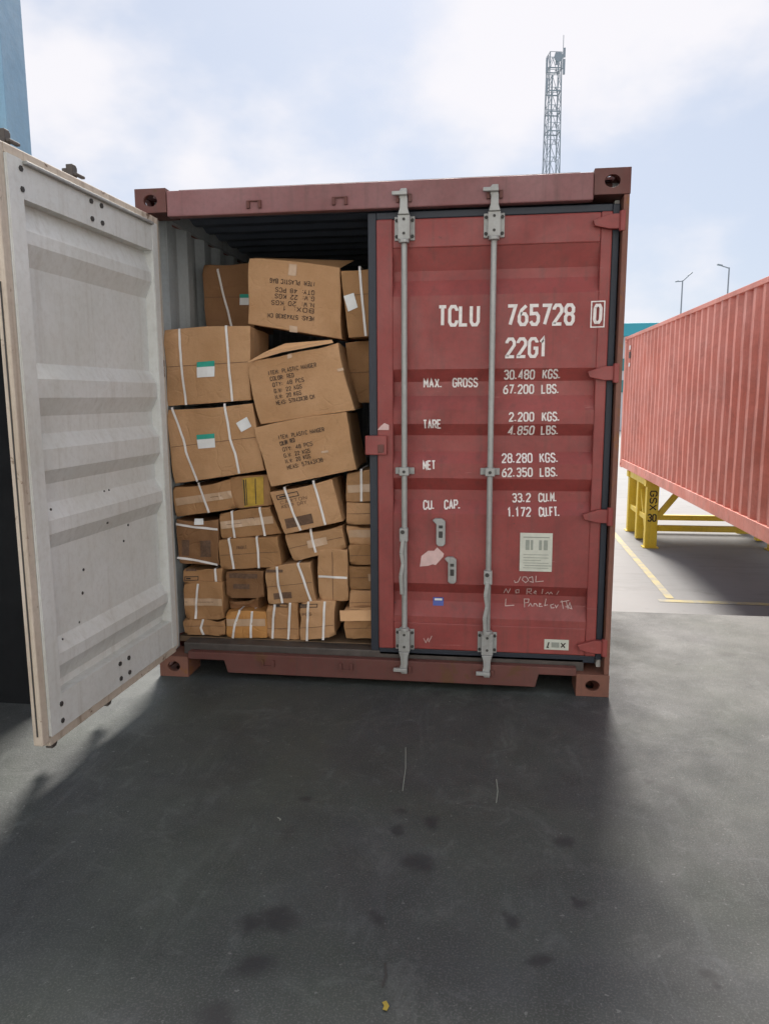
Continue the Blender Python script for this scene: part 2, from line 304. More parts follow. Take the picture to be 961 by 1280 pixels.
# single-stroke industrial lettering, 4 wide x 6 high
G = {
 'A': ([(0, 0), (2, 6), (4, 0)], [(.7, 2), (3.3, 2)]), 'B': ([(0, 0), (0, 6), (3, 6), (4, 5.2), (4, 3.9), (3.2, 3.1), (.3, 3.1)], [(3.2, 3.1), (4, 2.3), (4, .8), (3, 0), (0, 0)]),
 'C': ([(4, 4.6), (4, 5), (3, 6), (1, 6), (0, 5), (0, 1), (1, 0), (3, 0), (4, 1), (4, 1.5)],), 'D': ([(0, 0), (0, 6), (2.8, 6), (4, 4.8), (4, 1.2), (2.8, 0), (0, 0)],),
 'E': ([(4, 6), (0, 6), (0, 0), (4, 0)], [(0, 3.1), (3.2, 3.1)]), 'F': ([(4, 6), (0, 6), (0, 0)], [(0, 3.1), (3.2, 3.1)]),
 'G': ([(4, 4.7), (4, 5), (3, 6), (1, 6), (0, 5), (0, 1), (1, 0), (3, 0), (4, 1), (4, 2.8), (2.2, 2.8)],), 'H': ([(0, 0), (0, 6)], [(4, 0), (4, 6)], [(0, 3), (4, 3)]),
 'I': ([(2, 0), (2, 6)],), 'K': ([(0, 0), (0, 6)], [(4, 6), (.4, 2.6)], [(1.4, 3.5), (4, 0)]), 'L': ([(0, 6), (0, 0), (3.8, 0)],),
 'M': ([(0, 0), (0, 6), (2, 2.4), (4, 6), (4, 0)],), 'N': ([(0, 0), (0, 6), (4, 0), (4, 6)],), 'O': ([(1, 0), (0, 1), (0, 5), (1, 6), (3, 6), (4, 5), (4, 1), (3, 0), (1, 0)],),
 'P': ([(0, 0), (0, 6), (3, 6), (4, 5), (4, 3.6), (3, 2.7), (.3, 2.7)],), 'Q': ([(1, 0), (0, 1), (0, 5), (1, 6), (3, 6), (4, 5), (4, 1), (3, 0), (1, 0)], [(2.6, 1.5), (4, 0)]),
 'R': ([(0, 0), (0, 6), (3, 6), (4, 5), (4, 3.8), (3, 2.9), (.3, 2.9)], [(2.2, 2.9), (4, 0)]), 'S': ([(4, 4.8), (4, 5), (3, 6), (1, 6), (0, 5), (0, 4.1), (1, 3.3), (3, 2.7), (4, 1.9), (4, 1), (3, 0), (1, 0), (0, 1), (0, 1.3)],),
 'T': ([(0, 6), (4, 6)], [(2, 6), (2, 0)]), 'U': ([(0, 6), (0, 1), (1, 0), (3, 0), (4, 1), (4, 6)],), 'W': ([(0, 6), (.9, 0), (2, 4), (3.1, 0), (4, 6)],),
 'X': ([(0, 0), (4, 6)], [(0, 6), (4, 0)]), 'Y': ([(0, 6), (2, 3), (4, 6)], [(2, 3), (2, 0)]),
 '0': ([(1, 0), (0, 1), (0, 5), (1, 6), (3, 6), (4, 5), (4, 1), (3, 0), (1, 0)],), '1': ([(1, 4.8), (2.3, 6), (2.3, 0)],), '2': ([(0, 4.6), (0, 5), (1, 6), (3, 6), (4, 5), (4, 3.9), (0, 0.2), (0, 0), (4, 0)],),
 '3': ([(0, 5), (1, 6), (3, 6), (4, 5), (4, 4), (3, 3.2), (1.4, 3.2)], [(3, 3.2), (4, 2.3), (4, 1), (3, 0), (1, 0), (0, 1)]), '4': ([(3, 0), (3, 6), (0, 1.6), (4, 1.6)],),
 '5': ([(4, 6), (0.2, 6), (0.2, 3.4), (3, 3.5), (4, 2.6), (4, 1), (3, 0), (1, 0), (0, 1)],), '6': ([(3.6, 6), (1.2, 4.6), (0, 2.6), (0, 1), (1, 0), (3, 0), (4, 1), (4, 2.5), (3, 3.4), (.8, 3.4)],),
 '7': ([(0, 6), (4, 6), (1.3, 0)],), '8': ([(1, 3.2), (0, 4), (0, 5.1), (1, 6), (3, 6), (4, 5.1), (4, 4), (3, 3.2), (1, 3.2)], [(1, 3.2), (0, 2.3), (0, 1), (1, 0), (3, 0), (4, 1), (4, 2.3), (3, 3.2)]),
 '9': ([(.4, 0), (2.8, 1.4), (4, 3.4), (4, 5), (3, 6), (1, 6), (0, 5), (0, 3.5), (1, 2.6), (3.4, 2.6)],), '.': ([(0, 0), (0.01, .8)],), ':': ([(0, .6), (0.01, 1.4)], [(0, 3.6), (0.01, 4.4)]), '-': ([(.5, 3), (3.5, 3)],)}
def stroke(mb, pts, hw, put, step, lift):
    """flat mitred ribbon along 2-D points; put(x, z, lift) gives the place in space"""
    P = [Vector(p) for p in pts]; Q = [P[0]]
    closed = (P[0]-P[-1]).length < 1e-6
    for a, b in zip(P, P[1:]):
        n = max(1, int((b-a).length/step))
        for k in range(1, n+1): Q.append(a.lerp(b, k/n))
    vs = []; m = len(Q)
    for i, p in enumerate(Q):
        pa = Q[i-1] if i else (Q[-2] if closed else None); pb = Q[i+1] if i < m-1 else (Q[1] if closed else None)
        d1 = (p-pa).normalized() if pa is not None else (pb-p).normalized(); d2 = (pb-p).normalized() if pb is not None else d1
        n1 = Vector((-d1.y, d1.x)); n2 = Vector((-d2.y, d2.x)); t = n1+n2
        t = n1 if t.length < 1e-3 else t.normalized(); k = hw/max(0.45, t.dot(n1))
        vs += [put(p.x+t.x*k, p.y+t.y*k, lift), put(p.x-t.x*k, p.y-t.y*k, lift)]
    mb.add(vs, [(2*i, 2*i+1, 2*i+3, 2*i+2) for i in range(m-1)])
def text_mesh(text, a, b, h, put, weight=0.075, step=0.012, slant=0.0, lift0=0.0):
    """lettering from a to b (2-D) with cap height h"""
    a = Vector(a); b = Vector(b); U = (b-a); length = U.length; U.normalize(); V = Vector((-U.y, U.x))
    adv = []; x = 0
    for ch in text:
        wd = {'.': 0.35, ':': 0.5, ' ': 0.8, '1': 0.72, 'I': 0.5}.get(ch, 1.0); adv.append((x, wd)); x += wd*4+2.1
    tot = x-2.1; sx = length/tot; sz = h/6; mb = MB(); hw = h*weight
    for ch, (x0, wd) in zip(text, adv):
        for k, st in enumerate(G.get(ch, ())):
            xo = {'1': -1.0, 'I': -1.9}.get(ch, 0)
            pts = [a+U*((x0+px+xo)*sx+slant*pz*sz)+V*(pz*sz) for px, pz in st]
            stroke(mb, [(p.x, p.y) for p in pts], hw if ch not in '.:' else hw*1.3, put, step, lift0+0.0006*k)
    return mb

# ------------------------------------------------------------------ the ground
YARD = -1.075
def sheet(name, x0, x1, y0, y1, z, mat):
    return tag(mk(name, [(x0, y0, z), (x1, y0, z), (x1, y1, z), (x0, y1, z)], [(0, 1, 2, 3)], mat), kind='structure')
sheet('yard_ground', -2500, 2500, -2500, 2500, YARD, 'yard')
dock = MB().box(-30, 30, -4.7, 1.62, YARD+0.004, 0).build('dock_floor', 'floor', bevel=0.02); tag(dock, kind='structure')
# worn yellow bay line on the yard: one long stripe and one crossing it
z = YARD+0.004
ln = mk('yard_line', [(2.92, 6.02, z), (3.02, 6.02, z), (3.08, 12.5, z), (2.98, 12.5, z)], [(0, 1, 2, 3)], 'line'); tag(ln, kind='structure')
ln2 = mk('yard_line', [(2.80, 5.84, z), (9.0, 5.74, z), (9.0, 5.86, z), (2.80, 5.96, z)], [(0, 1, 2, 3)], 'line'); tag(ln2, kind='structure')
# paint marks and scratches on the dock floor
def floor_mark(x0, y0, x1, y1, w, mat):
    mb = MB(); stroke(mb, [(x0, y0), ((x0+x1)/2+0.006, (y0+y1)/2), (x1, y1)], w/2, lambda x, y, l: Vector((x, y, 0.004+l)), 0.02, 0)
    o = mb.build('floor_scratch', mat, dock); return o
for a in [(0.24, -0.687, 0.268, -1.057, .003, 'plate_mark'), (0.635, -0.916, 0.633, -1.097, .003, 'plate_mark'),
          (0.321, -1.954, 0.326, -2.038, .006, 'hole'), (0.337, -2.085, 0.342, -2.112, .012, 'rope'), (-0.17, -1.30, -0.155, -1.318, .005, 'plate_mark')]:
    floor_mark(*a)

# ------------------------------------------------------------------ warehouse the picture is taken from
wh = empty('warehouse', (-1.6, -0.36, 0), 'blue clad warehouse wall end with dark inner face left of open door', 'warehouse')
def wpart(mb, name, mat, **k):
    o = mb.build(name, mat, wh, **k); o.location = (1.6, 0.36, 0); return o
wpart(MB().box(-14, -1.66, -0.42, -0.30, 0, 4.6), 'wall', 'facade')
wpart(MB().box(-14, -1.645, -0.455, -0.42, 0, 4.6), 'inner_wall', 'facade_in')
wpart(MB().box(-1.66, -1.60, -0.44, -0.26, 0, 4.6), 'wall_corner_trim', 'facade', bevel=0.004)
wpart(MB().box(-14, 22, -13.4, -13.0, YARD, 9.0), 'bounce_wall', 'bwhite')  # unseen white wall added behind the camera to bounce sun onto the container front
hose = MB()
pts = [(-2.02+0.13*math.cos(a), -0.50+0.012*math.sin(3*a), 1.49+0.085*math.sin(a)) for a in [2*math.pi*k/24 for k in range(25)]]
hose.tube(pts, 0.012, 8)
ho = hose.build('rope_coil', 'rope'); tag(ho, 'small yellow rope coil hung on the dark wall beside the white door', 'rope')
mk_hook = MB().box(-2.03, -2.01, -0.53, -0.453, 1.56, 1.575); wpart(mk_hook, 'hook', 'darkmetal')

# ------------------------------------------------------------------ corrugated sheets and corner castings
def corr_profile(a0, a1, pitch=0.278, depth=0.036):
    n = max(1, round((a1-a0)/pitch)); p = (a1-a0)/n; pts = [(a0, 0.0)]
    for i in range(n):
        s = a0+i*p
        pts += [(s+0.13*p, 0.0), (s+0.37*p, depth), (s+0.63*p, depth), (s+0.87*p, 0.0)]
    pts.append((a1, 0.0)); return pts
def corr_wall(name, mat, parent, x, inward, y0, y1, z0, z1, off=0.0):
    pr = corr_profile(y0, y1); vs = []
    nz = 13
    for y, d in pr:
        for k in range(nz):
            z = z0+(z1-z0)*k/(nz-1); e = math.sin(math.pi*k/(nz-1))
            dn = e*(0.010*noise.noise(Vector((x*3.1, y*1.7, z*1.7)))+0.007*noise.noise(Vector((x*3.1, y*5, z*3))))
            vs.append((x+inward*(d+off+dn), y+0.4*dn, z))
    return mk(name, vs, [(nz*i+k, nz*i+k+1, nz*(i+1)+k+1, nz*(i+1)+k) for i in range(len(pr)-1) for k in range(nz-1)], mat, parent)
def corr_roof(name, mat, parent, z, x0, x1, y0, y1, off=0.0):
    pr = corr_profile(y0, y1, 0.21, 0.02); vs = []
    for y, d in pr: vs += [(x0, y, z-d+off), (x1, y, z-d+off)]
    return mk(name, vs, [(2*i, 2*i+1, 2*i+3, 2*i+2) for i in range(len(pr)-1)], mat, parent)
def corr_end(name, mat, parent, y, inward, x0, x1, z0, z1, off=0.0):
    pr = corr_profile(x0, x1, 0.25, 0.045); vs = []
    for x, d in pr: vs += [(x, y+inward*(d+off), z0), (x, y+inward*(d+off), z1)]
    return mk(name, vs, [(2*i, 2*i+1, 2*i+3, 2*i+2) for i in range(len(pr)-1)], mat, parent)
def casting(parent, x, y, z, sx, sy, sz, mat):
    """corner fitting with oval apertures; x, y, z is its outer corner, signs point inwards"""
    W, D, H, t = 0.166, 0.178, 0.118, 0.026; mb = MB()
    ax = lambda s: 0 if s > 0 else -1
    mb.holed((x+ax(sx)*W, y, z+ax(sz)*H), (1, 0, 0), (0, 0, 1), (0, sy*t, 0), W, H, 0.036, 0.029)             # front
    mb.holed((x, y+sy*t if sy > 0 else y-D, z+ax(sz)*H), (0, 1, 0), (0, 0, 1), (sx*t, 0, 0), D-t, H, 0.040, 0.030)   # side
    mb.holed((x+(sx*t if sx > 0 else -W), y+sy*t if sy > 0 else y-D, z), (1, 0, 0), (0, 1, 0), (0, 0, sz*t), W-t, D-t, 0.034, 0.056)   # top or bottom
    xi = x+sx*W; yi = y+sy*D; zi = z+sz*H; e = 0.012
    def bx(a, b, c, d, f, g): mb.box(min(a, b), max(a, b), min(c, d), max(c, d), min(f, g), max(f, g))
    bx(xi-sx*e, xi, y+sy*t, yi, z+sz*t, zi); bx(x+sx*t, xi-sx*e, yi-sy*e, yi, z+sz*t, zi); bx(x+sx*t, xi-sx*e, y+sy*t, yi-sy*e, zi-sz*e, zi)
    return mb.build('corner_casting', mat, parent, bevel=0.004)

# ------------------------------------------------------------------ the opened container
con = empty('shipping_container', (0, 0, 0), 'rusty red shipping container with one door open on stacked cardboard cartons', 'container')
W2, HT, LEN = 1.219, 2.591, 6.058
for sx in (-1, 1):
    for y, sy in ((0, 1), (LEN, -1)):
        casting(con, sx*W2, y, HT, -sx, sy, -1, 'post_rust' if sx > 0 and sy < 0 else 'red_rust')
        casting(con, sx*W2, y, 0, -sx, sy, 1, 'post_rust')
def cpart(mb, name, mat, **k): return mb.build(name, mat, con, **k)
for sx in (-1, 1):
    a, b = sorted((sx*1.190, sx*1.2165)); c, d = sorted((sx*1.166, sx*1.190))
    post = MB().box(a, b, 0.003, 0.165, 0.1185, 2.4725)
    cpart(MB().box(c, d, 0.115, 0.165, 0.1185, 2.4725), 'door_jamb', 'cream', bevel=0.004)
    cpart(post, 'corner_post', 'post_rust', bevel=0.004)
    a, b = sorted((sx*1.165, sx*1.2165)); cpart(MB().box(a, b, 5.90, 6.052, 0.1185, 2.4725), 'corner_post', 'red', bevel=0.004)
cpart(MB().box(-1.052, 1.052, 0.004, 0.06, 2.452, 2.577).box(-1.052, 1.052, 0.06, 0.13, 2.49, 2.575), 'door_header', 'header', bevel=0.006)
cpart(MB().box(-0.99, 0.99, 0.02, 0.10, 2.577, 2.582), 'header_gutter', 'red_rust')
# sill: full-width top flange, deeper between the two end notches
sill = MB().prism([(-1.052, 0.105), (-0.845, 0.105), (-0.825, 0.035), (0.845, 0.035), (0.862, 0.105), (1.052, 0.105), (1.052, 0.147), (-1.052, 0.147)], 0.004, 0.05)
cpart(sill, 'door_sill', 'red_rust', bevel=0.004)
cpart(MB().box(-1.095, 1.095, 0.052, 0.150, 0.10, 0.183), 'threshold', 'darkmetal', bevel=0.006)
cpart(MB().box(-1.16, 1.16, 0.152, 5.95, 0.155, 0.186), 'floor', 'plywood')
for k in range(14):
    cpart(MB().box(-1.15, 1.15, 0.42+k*0.4, 0.47+k*0.4, 0.03, 0.153), 'cross_member', 'red_rust')
for sx in (-1, 1):
    a, b = sorted((sx*1.175, sx*1.214)); cpart(MB().box(a, b, 0.18, 5.878, 0.02, 0.175), 'bottom_rail', 'red', bevel=0.003)
    a, b = sorted((sx*1.160, sx*1.1895)); cpart(MB().box(a, b, 0.165, 5.895, 2.50, 2.575), 'inner_rail', 'inner')
    a, b = sorted((sx*1.190, sx*1.214)); cpart(MB().box(a, b, 0.165, 5.895, 2.50, 2.576), 'top_rail', 'red', bevel=0.003)
    corr_wall('side_wall', 'red', con, sx*1.211, -sx, 0.165, 5.90, 0.172, 2.503)
    corr_wall('side_wall_lining', 'inner', con, sx*1.211, -sx, 0.165, 5.90, 0.172, 2.503, off=0.004)
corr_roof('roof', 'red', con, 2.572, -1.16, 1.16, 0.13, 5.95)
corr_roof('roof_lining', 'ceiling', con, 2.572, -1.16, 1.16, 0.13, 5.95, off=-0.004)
corr_end('end_wall', 'red', con, 6.045, -1, -1.165, 1.165, 0.118, 2.56)
corr_end('end_wall_lining', 'inner', con, 6.045, -1, -1.165, 1.165, 0.118, 2.56, off=0.004)
def keeper(x, z, up_):
    mb = MB().box(x-0.038, x-0.022, -0.010, 0.004, z-0.016, z+0.016).box(x+0.022, x+0.038, -0.010, 0.004, z-0.016, z+0.016)
    mb.box(x-0.038, x+0.038, -0.006, 0.004, z+(0.0165 if up_ else -0.023), z+(0.023 if up_ else -0.0165))
    cpart(mb, 'cam_keeper', 'red_rust', bevel=0.002)
for x in (-0.593, -0.158, 0.158, 0.593):
    keeper(x, 2.490, True); keeper(x, 0.105, False)

# doors: leaf frame, corrugated panel, gasket, hinges and lock gear.  s runs from the hinge pin, n is depth behind the front plane
GROOVES = [(2.267, 2.163, 2.116, 2.038), (1.679, 1.617, 1.545, 1.473), (1.404, 1.344, 1.261, 1.202), (1.126, 1.061, 1.006, 0.940), (0.566, 0.510, 0.462, 0.385)]
PROUD, DEEP = 0.047, 0.083
def prof(z):
    for a, b, c, d in GROOVES:
        if a >= z >= b: return PROUD+(DEEP-PROUD)*(a-z)/(a-b)
        if b > z >= c: return DEEP
        if c > z >= d: return PROUD+(DEEP-PROUD)*(z-d)/(c-d)
    return PROUD
ZB, ZT = 0.202, 2.408
def make_door(sgn, loc, rz, outer, inner, gasket_mat, free=1.175, frame=None):
    S0, S1 = 0.040, free; P0, P1 = 0.093, S1-0.082
    X = lambda s: sgn*s
    def bx(mb, s0, s1, n0, n1, z0, z1):
        a, b = sorted((X(s0), X(s1))); return mb.box(a, b, n0, n1, z0, z1)
    fr = MB(); bx(fr, S0, P0, 0.040, 0.100, ZB, ZT); bx(fr, P1, S1, 0.040, 0.100, ZB, ZT)
    bx(fr, P0, P1, 0.042, 0.098, 2.268, ZT-0.002); bx(fr, P0, P1, 0.042, 0.098, ZB+0.002, 0.352)
    d = fr.build('door', frame or outer, con, bevel=0.006); d.location = loc; d.rotation_euler.z = rz
    lin = MB(); bx(lin, S0+0.001, P0, 0.100, 0.1035, ZB+0.001, ZT-0.001); bx(lin, P1, S1-0.001, 0.100, 0.1035, ZB+0.001, ZT-0.001)
    bx(lin, P0, P1, 0.098, 0.1015, 2.268, ZT-0.003); bx(lin, P0, P1, 0.098, 0.1015, ZB+0.003, 0.352)
    lin.build('inner_frame', inner, d)
    zs = sorted({z for g in GROOVES for z in g}|{0.352, 2.268}|{0.65, 0.75, 0.85, 1.75, 1.84, 1.94}, reverse=True)
    for nm, off, mt in (('panel', 0.0, outer), ('panel_lining', 0.005, inner)):
        vs = []
        for z in zs:
            for k in range(13):
                s = P0+(P1-P0)*k/12; e = math.sin(math.pi*k/12)
                vs.append((X(s), prof(z)+off+e*0.006*max(0, noise.noise(Vector((s*4+sgn*9, 1.5, z*3.1)))), z))
        mk(nm, vs, [(13*i+k, 13*i+k+1, 13*(i+1)+k+1, 13*(i+1)+k) for i in range(len(zs)-1) for k in range(12)], mt, d)
    gk = MB(); bx(gk, S0-0.034, S0-0.001, 0.052, 0.094, ZB-0.02, ZT+0.035); bx(gk, S1+0.001, S1+0.044, 0.052, 0.094, ZB-0.02, ZT+0.035)
    bx(gk, S0, S1, 0.052, 0.094, ZT+0.001, ZT+0.036); bx(gk, S0, S1, 0.052, 0.094, ZB-0.04, ZB-0.001)
    gk.build('gasket', gasket_mat, d, bevel=0.004)
    for z in (2.355, 1.650, 0.945, 0.262):
        h = 0.034
        mb = MB(); pts = [(X(-0.004), z-h), (X(0.055), z-h), (X(0.125), z-h*0.55), (X(0.135), z+h*0.25), (X(0.055), z+h), (X(-0.004), z+h)]
        mb.prism(pts, 0.010, 0.0395)
        mb.tube([(X(0.0), 0.012, z-h-0.012), (X(0.0), 0.012, z+h+0.012)], 0.016, 10)
        mb.build('hinge', outer, d, bevel=0.003)
    for s, hub, hz in ((0.597, 0.62, 0.308), (1.032, 0.835, 0.520)):
        x = X(s)
        rod = MB().tube([(x, 0.008, 0.19), (x, 0.008, 2.42)], 0.0148, 14)
        rd = rod.build('lock_rod', 'galv', d, smooth=40)
        for zc, top in ((2.359, True), (0.260, False)):
            mb = MB(); k = 1 if top else -1
            # bolted keeper plate with a raised half-round housing
            mb.box(x-0.050, x+0.050, 0.031, 0.0395, zc-0.057, zc+0.057)
            mb.prism([(x-0.030, zc-0.057), (x+0.030, zc-0.057), (x+0.030, zc+0.057), (x-0.030, zc+0.057)], -0.010, 0.031)
            mb.tube([(x, -0.004, zc-k*0.075), (x, -0.004, zc-k*0.058)], 0.026, 12)
            mb.build('rod_bracket', 'galv', d, bevel=0.003)
            for bxo in (-0.039, 0.039):
                for bz in (-0.038, 0.038):
                    MB().tube([(x+bxo, 0.031, zc+bz), (x+bxo, 0.024, zc+bz)], 0.0085, 6).build('bolt', 'hole', d)
            for bz in (-0.03, 0.036):
                MB().tube([(x, -0.010, zc+bz), (x, -0.013, zc+bz)], 0.007, 8).build('bolt', 'hole', d)
            # cam: neck narrowing to a forked tongue
            mb = MB()
            pts = [(-0.028, 0.057), (-0.019, 0.085), (-0.017, 0.128), (-0.021, 0.132), (-0.021, 0.165), (-0.012, 0.176), (0.016, 0.176), (0.016, 0.140), (0.019, 0.128), (0.019, 0.085), (0.028, 0.057)]
            mb.prism([(x+px, zc+k*pz) for px, pz in pts], -0.020, 0.012)
            mb.box(x-0.055, x+0.018, -0.038, -0.018, min(zc+k*0.142, zc+k*0.160), max(zc+k*0.142, zc+k*0.160))
            mb.box(x-0.050, x+0.014, 0.012, 0.030, min(zc+k*0.128, zc+k*0.140), max(zc+k*0.128, zc+k*0.140))
            mb.build('cam', 'galv' if sgn < 0 else 'darkmetal', d, bevel=0.003)
            MB().tube([(x-0.002, -0.0205, zc+k*0.155), (x-0.002, -0.0225, zc+k*0.155)], 0.006, 8).build('bolt', 'hole', d)
        # mid guide
        mb = MB().box(x-0.049, x+0.049, 0.030, 0.046, 1.147, 1.181).prism([(x-0.024, 1.143), (x+0.024, 1.143), (x+0.024, 1.185), (x-0.024, 1.185)], -0.013, 0.030)
        mb.build('rod_guide', 'galv', d, bevel=0.003)
        MB().tube([(x, -0.013, 1.163), (x, -0.017, 1.163)], 0.008, 8).build('bolt', 'hole', d)
        for bxo in (-0.037, 0.037): MB().tube([(x+bxo, 0.030, 1.164), (x+bxo, 0.025, 1.164)], 0.007, 6).build('bolt', 'galv', d)
        # handle hub and the handle bar hanging against the rod
        mb = MB().box(x-0.023, x+0.020, -0.022, 0.020, hub-0.036, hub+0.036); mb.build('handle_hub', 'galv', d, bevel=0.005)
        MB().tube([(x-0.006, -0.022, hub+0.016), (x-0.006, -0.0245, hub+0.016)], 0.011, 8).build('bolt', 'hole', d)
        L_ = hub-hz; bar = [(x-0.004, -0.020, hub-0.02), (x-0.013, -0.022, hub-0.3*L_), (x-0.004, -0.020, hub-0.48*L_), (x-0.016, -0.022, hub-0.68*L_), (x-0.010, -0.018, hub-L_)]
        mb = MB()
        for a, b in zip(bar, bar[1:]): mb.beam(a, b, 0.019, 0.011, (0, 1, 0))
        mb.build('handle', 'galv', d, bevel=0.002)
    return d
rdoor = make_door(-1, (1.190, 0, 0), 0, 'red', 'cream', 'rubber'); rdoor['label'] = 'closed red door with white markings'
ldoor = make_door(1, (-1.190, 0, 0), R(-92.0), 'red', 'cream', 'cream_edge', frame='cream'); ldoor['label'] = 'open door showing its cream inner side'
# frame returns seen on the open leaf: painted edge with a dark split line down it
mb = MB().box(1.2195, 1.222, 0.070, 0.0755, ZB+0.02, ZT-0.45); mb.build('edge_split', 'hole', ldoor)
for s in (0.597-0.04, 0.597+0.04, 1.100):
    for z in (2.372, 2.300, 0.312, 0.240):
        MB().tube([(s, 0.1015, z), (s, 0.108, z)], 0.011, 6).build('bolt', 'hole', ldoor)
for s, z in ((1.02, 1.10), (0.80, 0.80), (0.82, 0.70), (0.86, 0.58), (0.60, 1.12), (0.56, 1.12), (1.0, 0.55), (0.45, 0.86), (0.40, 0.93), (0.62, 0.98)):
    n = prof(z)+0.006; r = random.uniform(.004, .008)
    MB().tube([(s, n-0.001, z), (s, n+0.002, z)], r, 7).build('rust_spot', 'hole', ldoor)
# inner top and bottom ledges of the open leaf
MB().box(0.10, 1.085, 0.1015, 0.120, 2.390, 2.404).build('ledge', 'galv', ldoor, bevel=0.003)

# closed leaf: centre lug, letters, plates, stickers (given in container coordinates, parented to the leaf)
def onleaf(mb, name, mat, **k):
    o = mb.build(name, mat, rdoor, **k); o.location = (-1.190, 0, 0); return o
leaf = lambda x, z, l: Vector((x, prof(z)-0.0022-l, z))
onleaf(MB().box(-0.045, 0.066, 0.012, 0.0385, 1.246, 1.345), 'lock_plate', 'red', bevel=0.004)
onleaf(MB().box(0.022, 0.052, 0.004, 0.0115, 1.258, 1.300), 'lock_plate_tab', 'red_rust', bevel=0.002)
DOOR_TEXT = [('TCLU', (0.3205, 1.8864), (0.5302, 1.8856), 0.1053), ('765728', (0.6589, 1.8834), (0.989, 1.8818), 0.1053), ('0', (1.0746, 1.8872), (1.1159, 1.8865), 0.0952), ('22G1', (0.6577, 1.7281), (0.8637, 1.7285), 0.1009), ('MAX.', (0.2483, 1.5848), (0.3474, 1.5856), 0.049), ('GROSS', (0.3959, 1.5868), (0.5259, 1.5873), 0.049), ('30.480', (0.6526, 1.6238), (0.807, 1.624), 0.049), ('KGS.', (0.8425, 1.6252), (0.9344, 1.6259), 0.049), ('67.200', (0.6511, 1.5519), (0.806, 1.5525), 0.049), ('LBS.', (0.8402, 1.5524), (0.931, 1.5533), 0.049), ('TARE', (0.2489, 1.3772), (0.3444, 1.3788), 0.049), ('2.200', (0.6813, 1.4141), (0.8081, 1.4155), 0.049), ('KGS.', (0.8439, 1.4155), (0.9352, 1.4169), 0.049), ('4.850', (0.6783, 1.3454), (0.8099, 1.3471), 0.049), ('LBS.', (0.8429, 1.3472), (0.933, 1.3488), 0.049), ('NET', (0.2496, 1.1675), (0.3173, 1.1696), 0.049), ('28.280', (0.6505, 1.2051), (0.8062, 1.2077), 0.049), ('KGS.', (0.8395, 1.208), (0.9358, 1.2101), 0.049), ('62.350', (0.6519, 1.1337), (0.808, 1.1367), 0.049), ('LBS.', (0.8414, 1.137), (0.9351, 1.1394), 0.049), ('CU.', (0.2502, 0.9574), (0.3124, 0.9599), 0.049), ('CAP.', (0.3593, 0.9606), (0.4466, 0.9635), 0.049), ('33.2', (0.7075, 0.9994), (0.8041, 1.0023), 0.049), ('CU.M.', (0.8406, 1.0028), (0.9363, 1.0057), 0.049), ('1.172', (0.6854, 0.928), (0.8059, 0.9316), 0.049), ('CU.FT.', (0.8424, 0.9322), (0.95, 0.9356), 0.049)]
def leaf_or_frame(x, z, l):
    return Vector((x, (0.040 if x > 1.092 else prof(z))-0.0022-l, z))
for i, (t, a, b, h) in enumerate(DOOR_TEXT):
    big = h > 0.06; hw = h*(0.075 if big else 0.085)
    a = (a[0]+hw, a[1]+hw); b = (b[0]-hw, b[1]+hw)
    onleaf(text_mesh(t, a, b, h-2*hw, leaf_or_frame if t == '0' else leaf, 0.088 if big else 0.088, 0.009, 0.12 if t in ('4.850',) else 0), 'lettering', 'white_letters')
mb = MB(); stroke(mb, [(1.0665, 1.8725), (1.0665, 1.9930), (1.1270, 1.9930), (1.1270, 1.8725), (1.0665, 1.8725)], 0.0028, leaf_or_frame, 0.02, 0); onleaf(mb, 'lettering', 'white_letters')
CHALK = [[(0.7274, 0.5965), (0.7315, 0.5846), (0.7468, 0.5883), (0.7592, 0.6174)], [(0.7691, 0.6161), (0.7883, 0.6167), (0.8002, 0.5987), (0.7852, 0.5862), (0.7672, 0.6001), (0.7729, 0.6178)], [(0.7999, 0.6106), (0.8188, 0.6192), (0.8241, 0.589), (0.8057, 0.5932)], [(0.8377, 0.6237), (0.8363, 0.5918), (0.8765, 0.5969)], [(0.675, 0.5185), (0.686, 0.5471), (0.6981, 0.5209), (0.7091, 0.5502)], [(0.7363, 0.5406), (0.7516, 0.5451), (0.7536, 0.5243), (0.7382, 0.5222), (0.7363, 0.539)], [(0.7946, 0.5144), (0.7937, 0.5505), (0.8167, 0.5512), (0.8148, 0.5351), (0.7995, 0.5322), (0.8213, 0.5168)], [(0.8287, 0.5275), (0.8424, 0.532), (0.8376, 0.5398), (0.8288, 0.5267), (0.8443, 0.5176)], [(0.8739, 0.553), (0.8717, 0.5201)], [(0.89, 0.5207), (0.9011, 0.5338), (0.9091, 0.5213), (0.9163, 0.5343), (0.9258, 0.5218)], [(0.9563, 0.5436), (0.9471, 0.5193)], [(0.6872, 0.4866), (0.6856, 0.4493), (0.7305, 0.4541)], [(0.7847, 0.4455), (0.7821, 0.4882), (0.8067, 0.489), (0.8041, 0.4704), (0.7857, 0.4673)], [(0.8038, 0.4502), (0.8149, 0.4667), (0.8238, 0.4509)], [(0.8307, 0.4511), (0.8341, 0.4658), (0.8457, 0.4637), (0.8506, 0.4518)], [(0.8574, 0.4561), (0.8687, 0.4645), (0.8609, 0.4683), (0.8583, 0.4521), (0.8766, 0.4527)], [(0.8946, 0.4935), (0.888, 0.4571), (0.9039, 0.4617)], [(0.9358, 0.4668), (0.9184, 0.4606), (0.9211, 0.4462), (0.9378, 0.4484)], [(0.942, 0.463), (0.947, 0.4487), (0.9572, 0.4636)], [(0.9747, 0.4882), (0.9836, 0.4444)], [(0.9674, 0.4783), (1.0126, 0.4879)], [(0.9975, 0.4858), (1.0064, 0.4452), (1.0159, 0.4776), (1.0261, 0.4459), (0.9947, 0.4552)]]
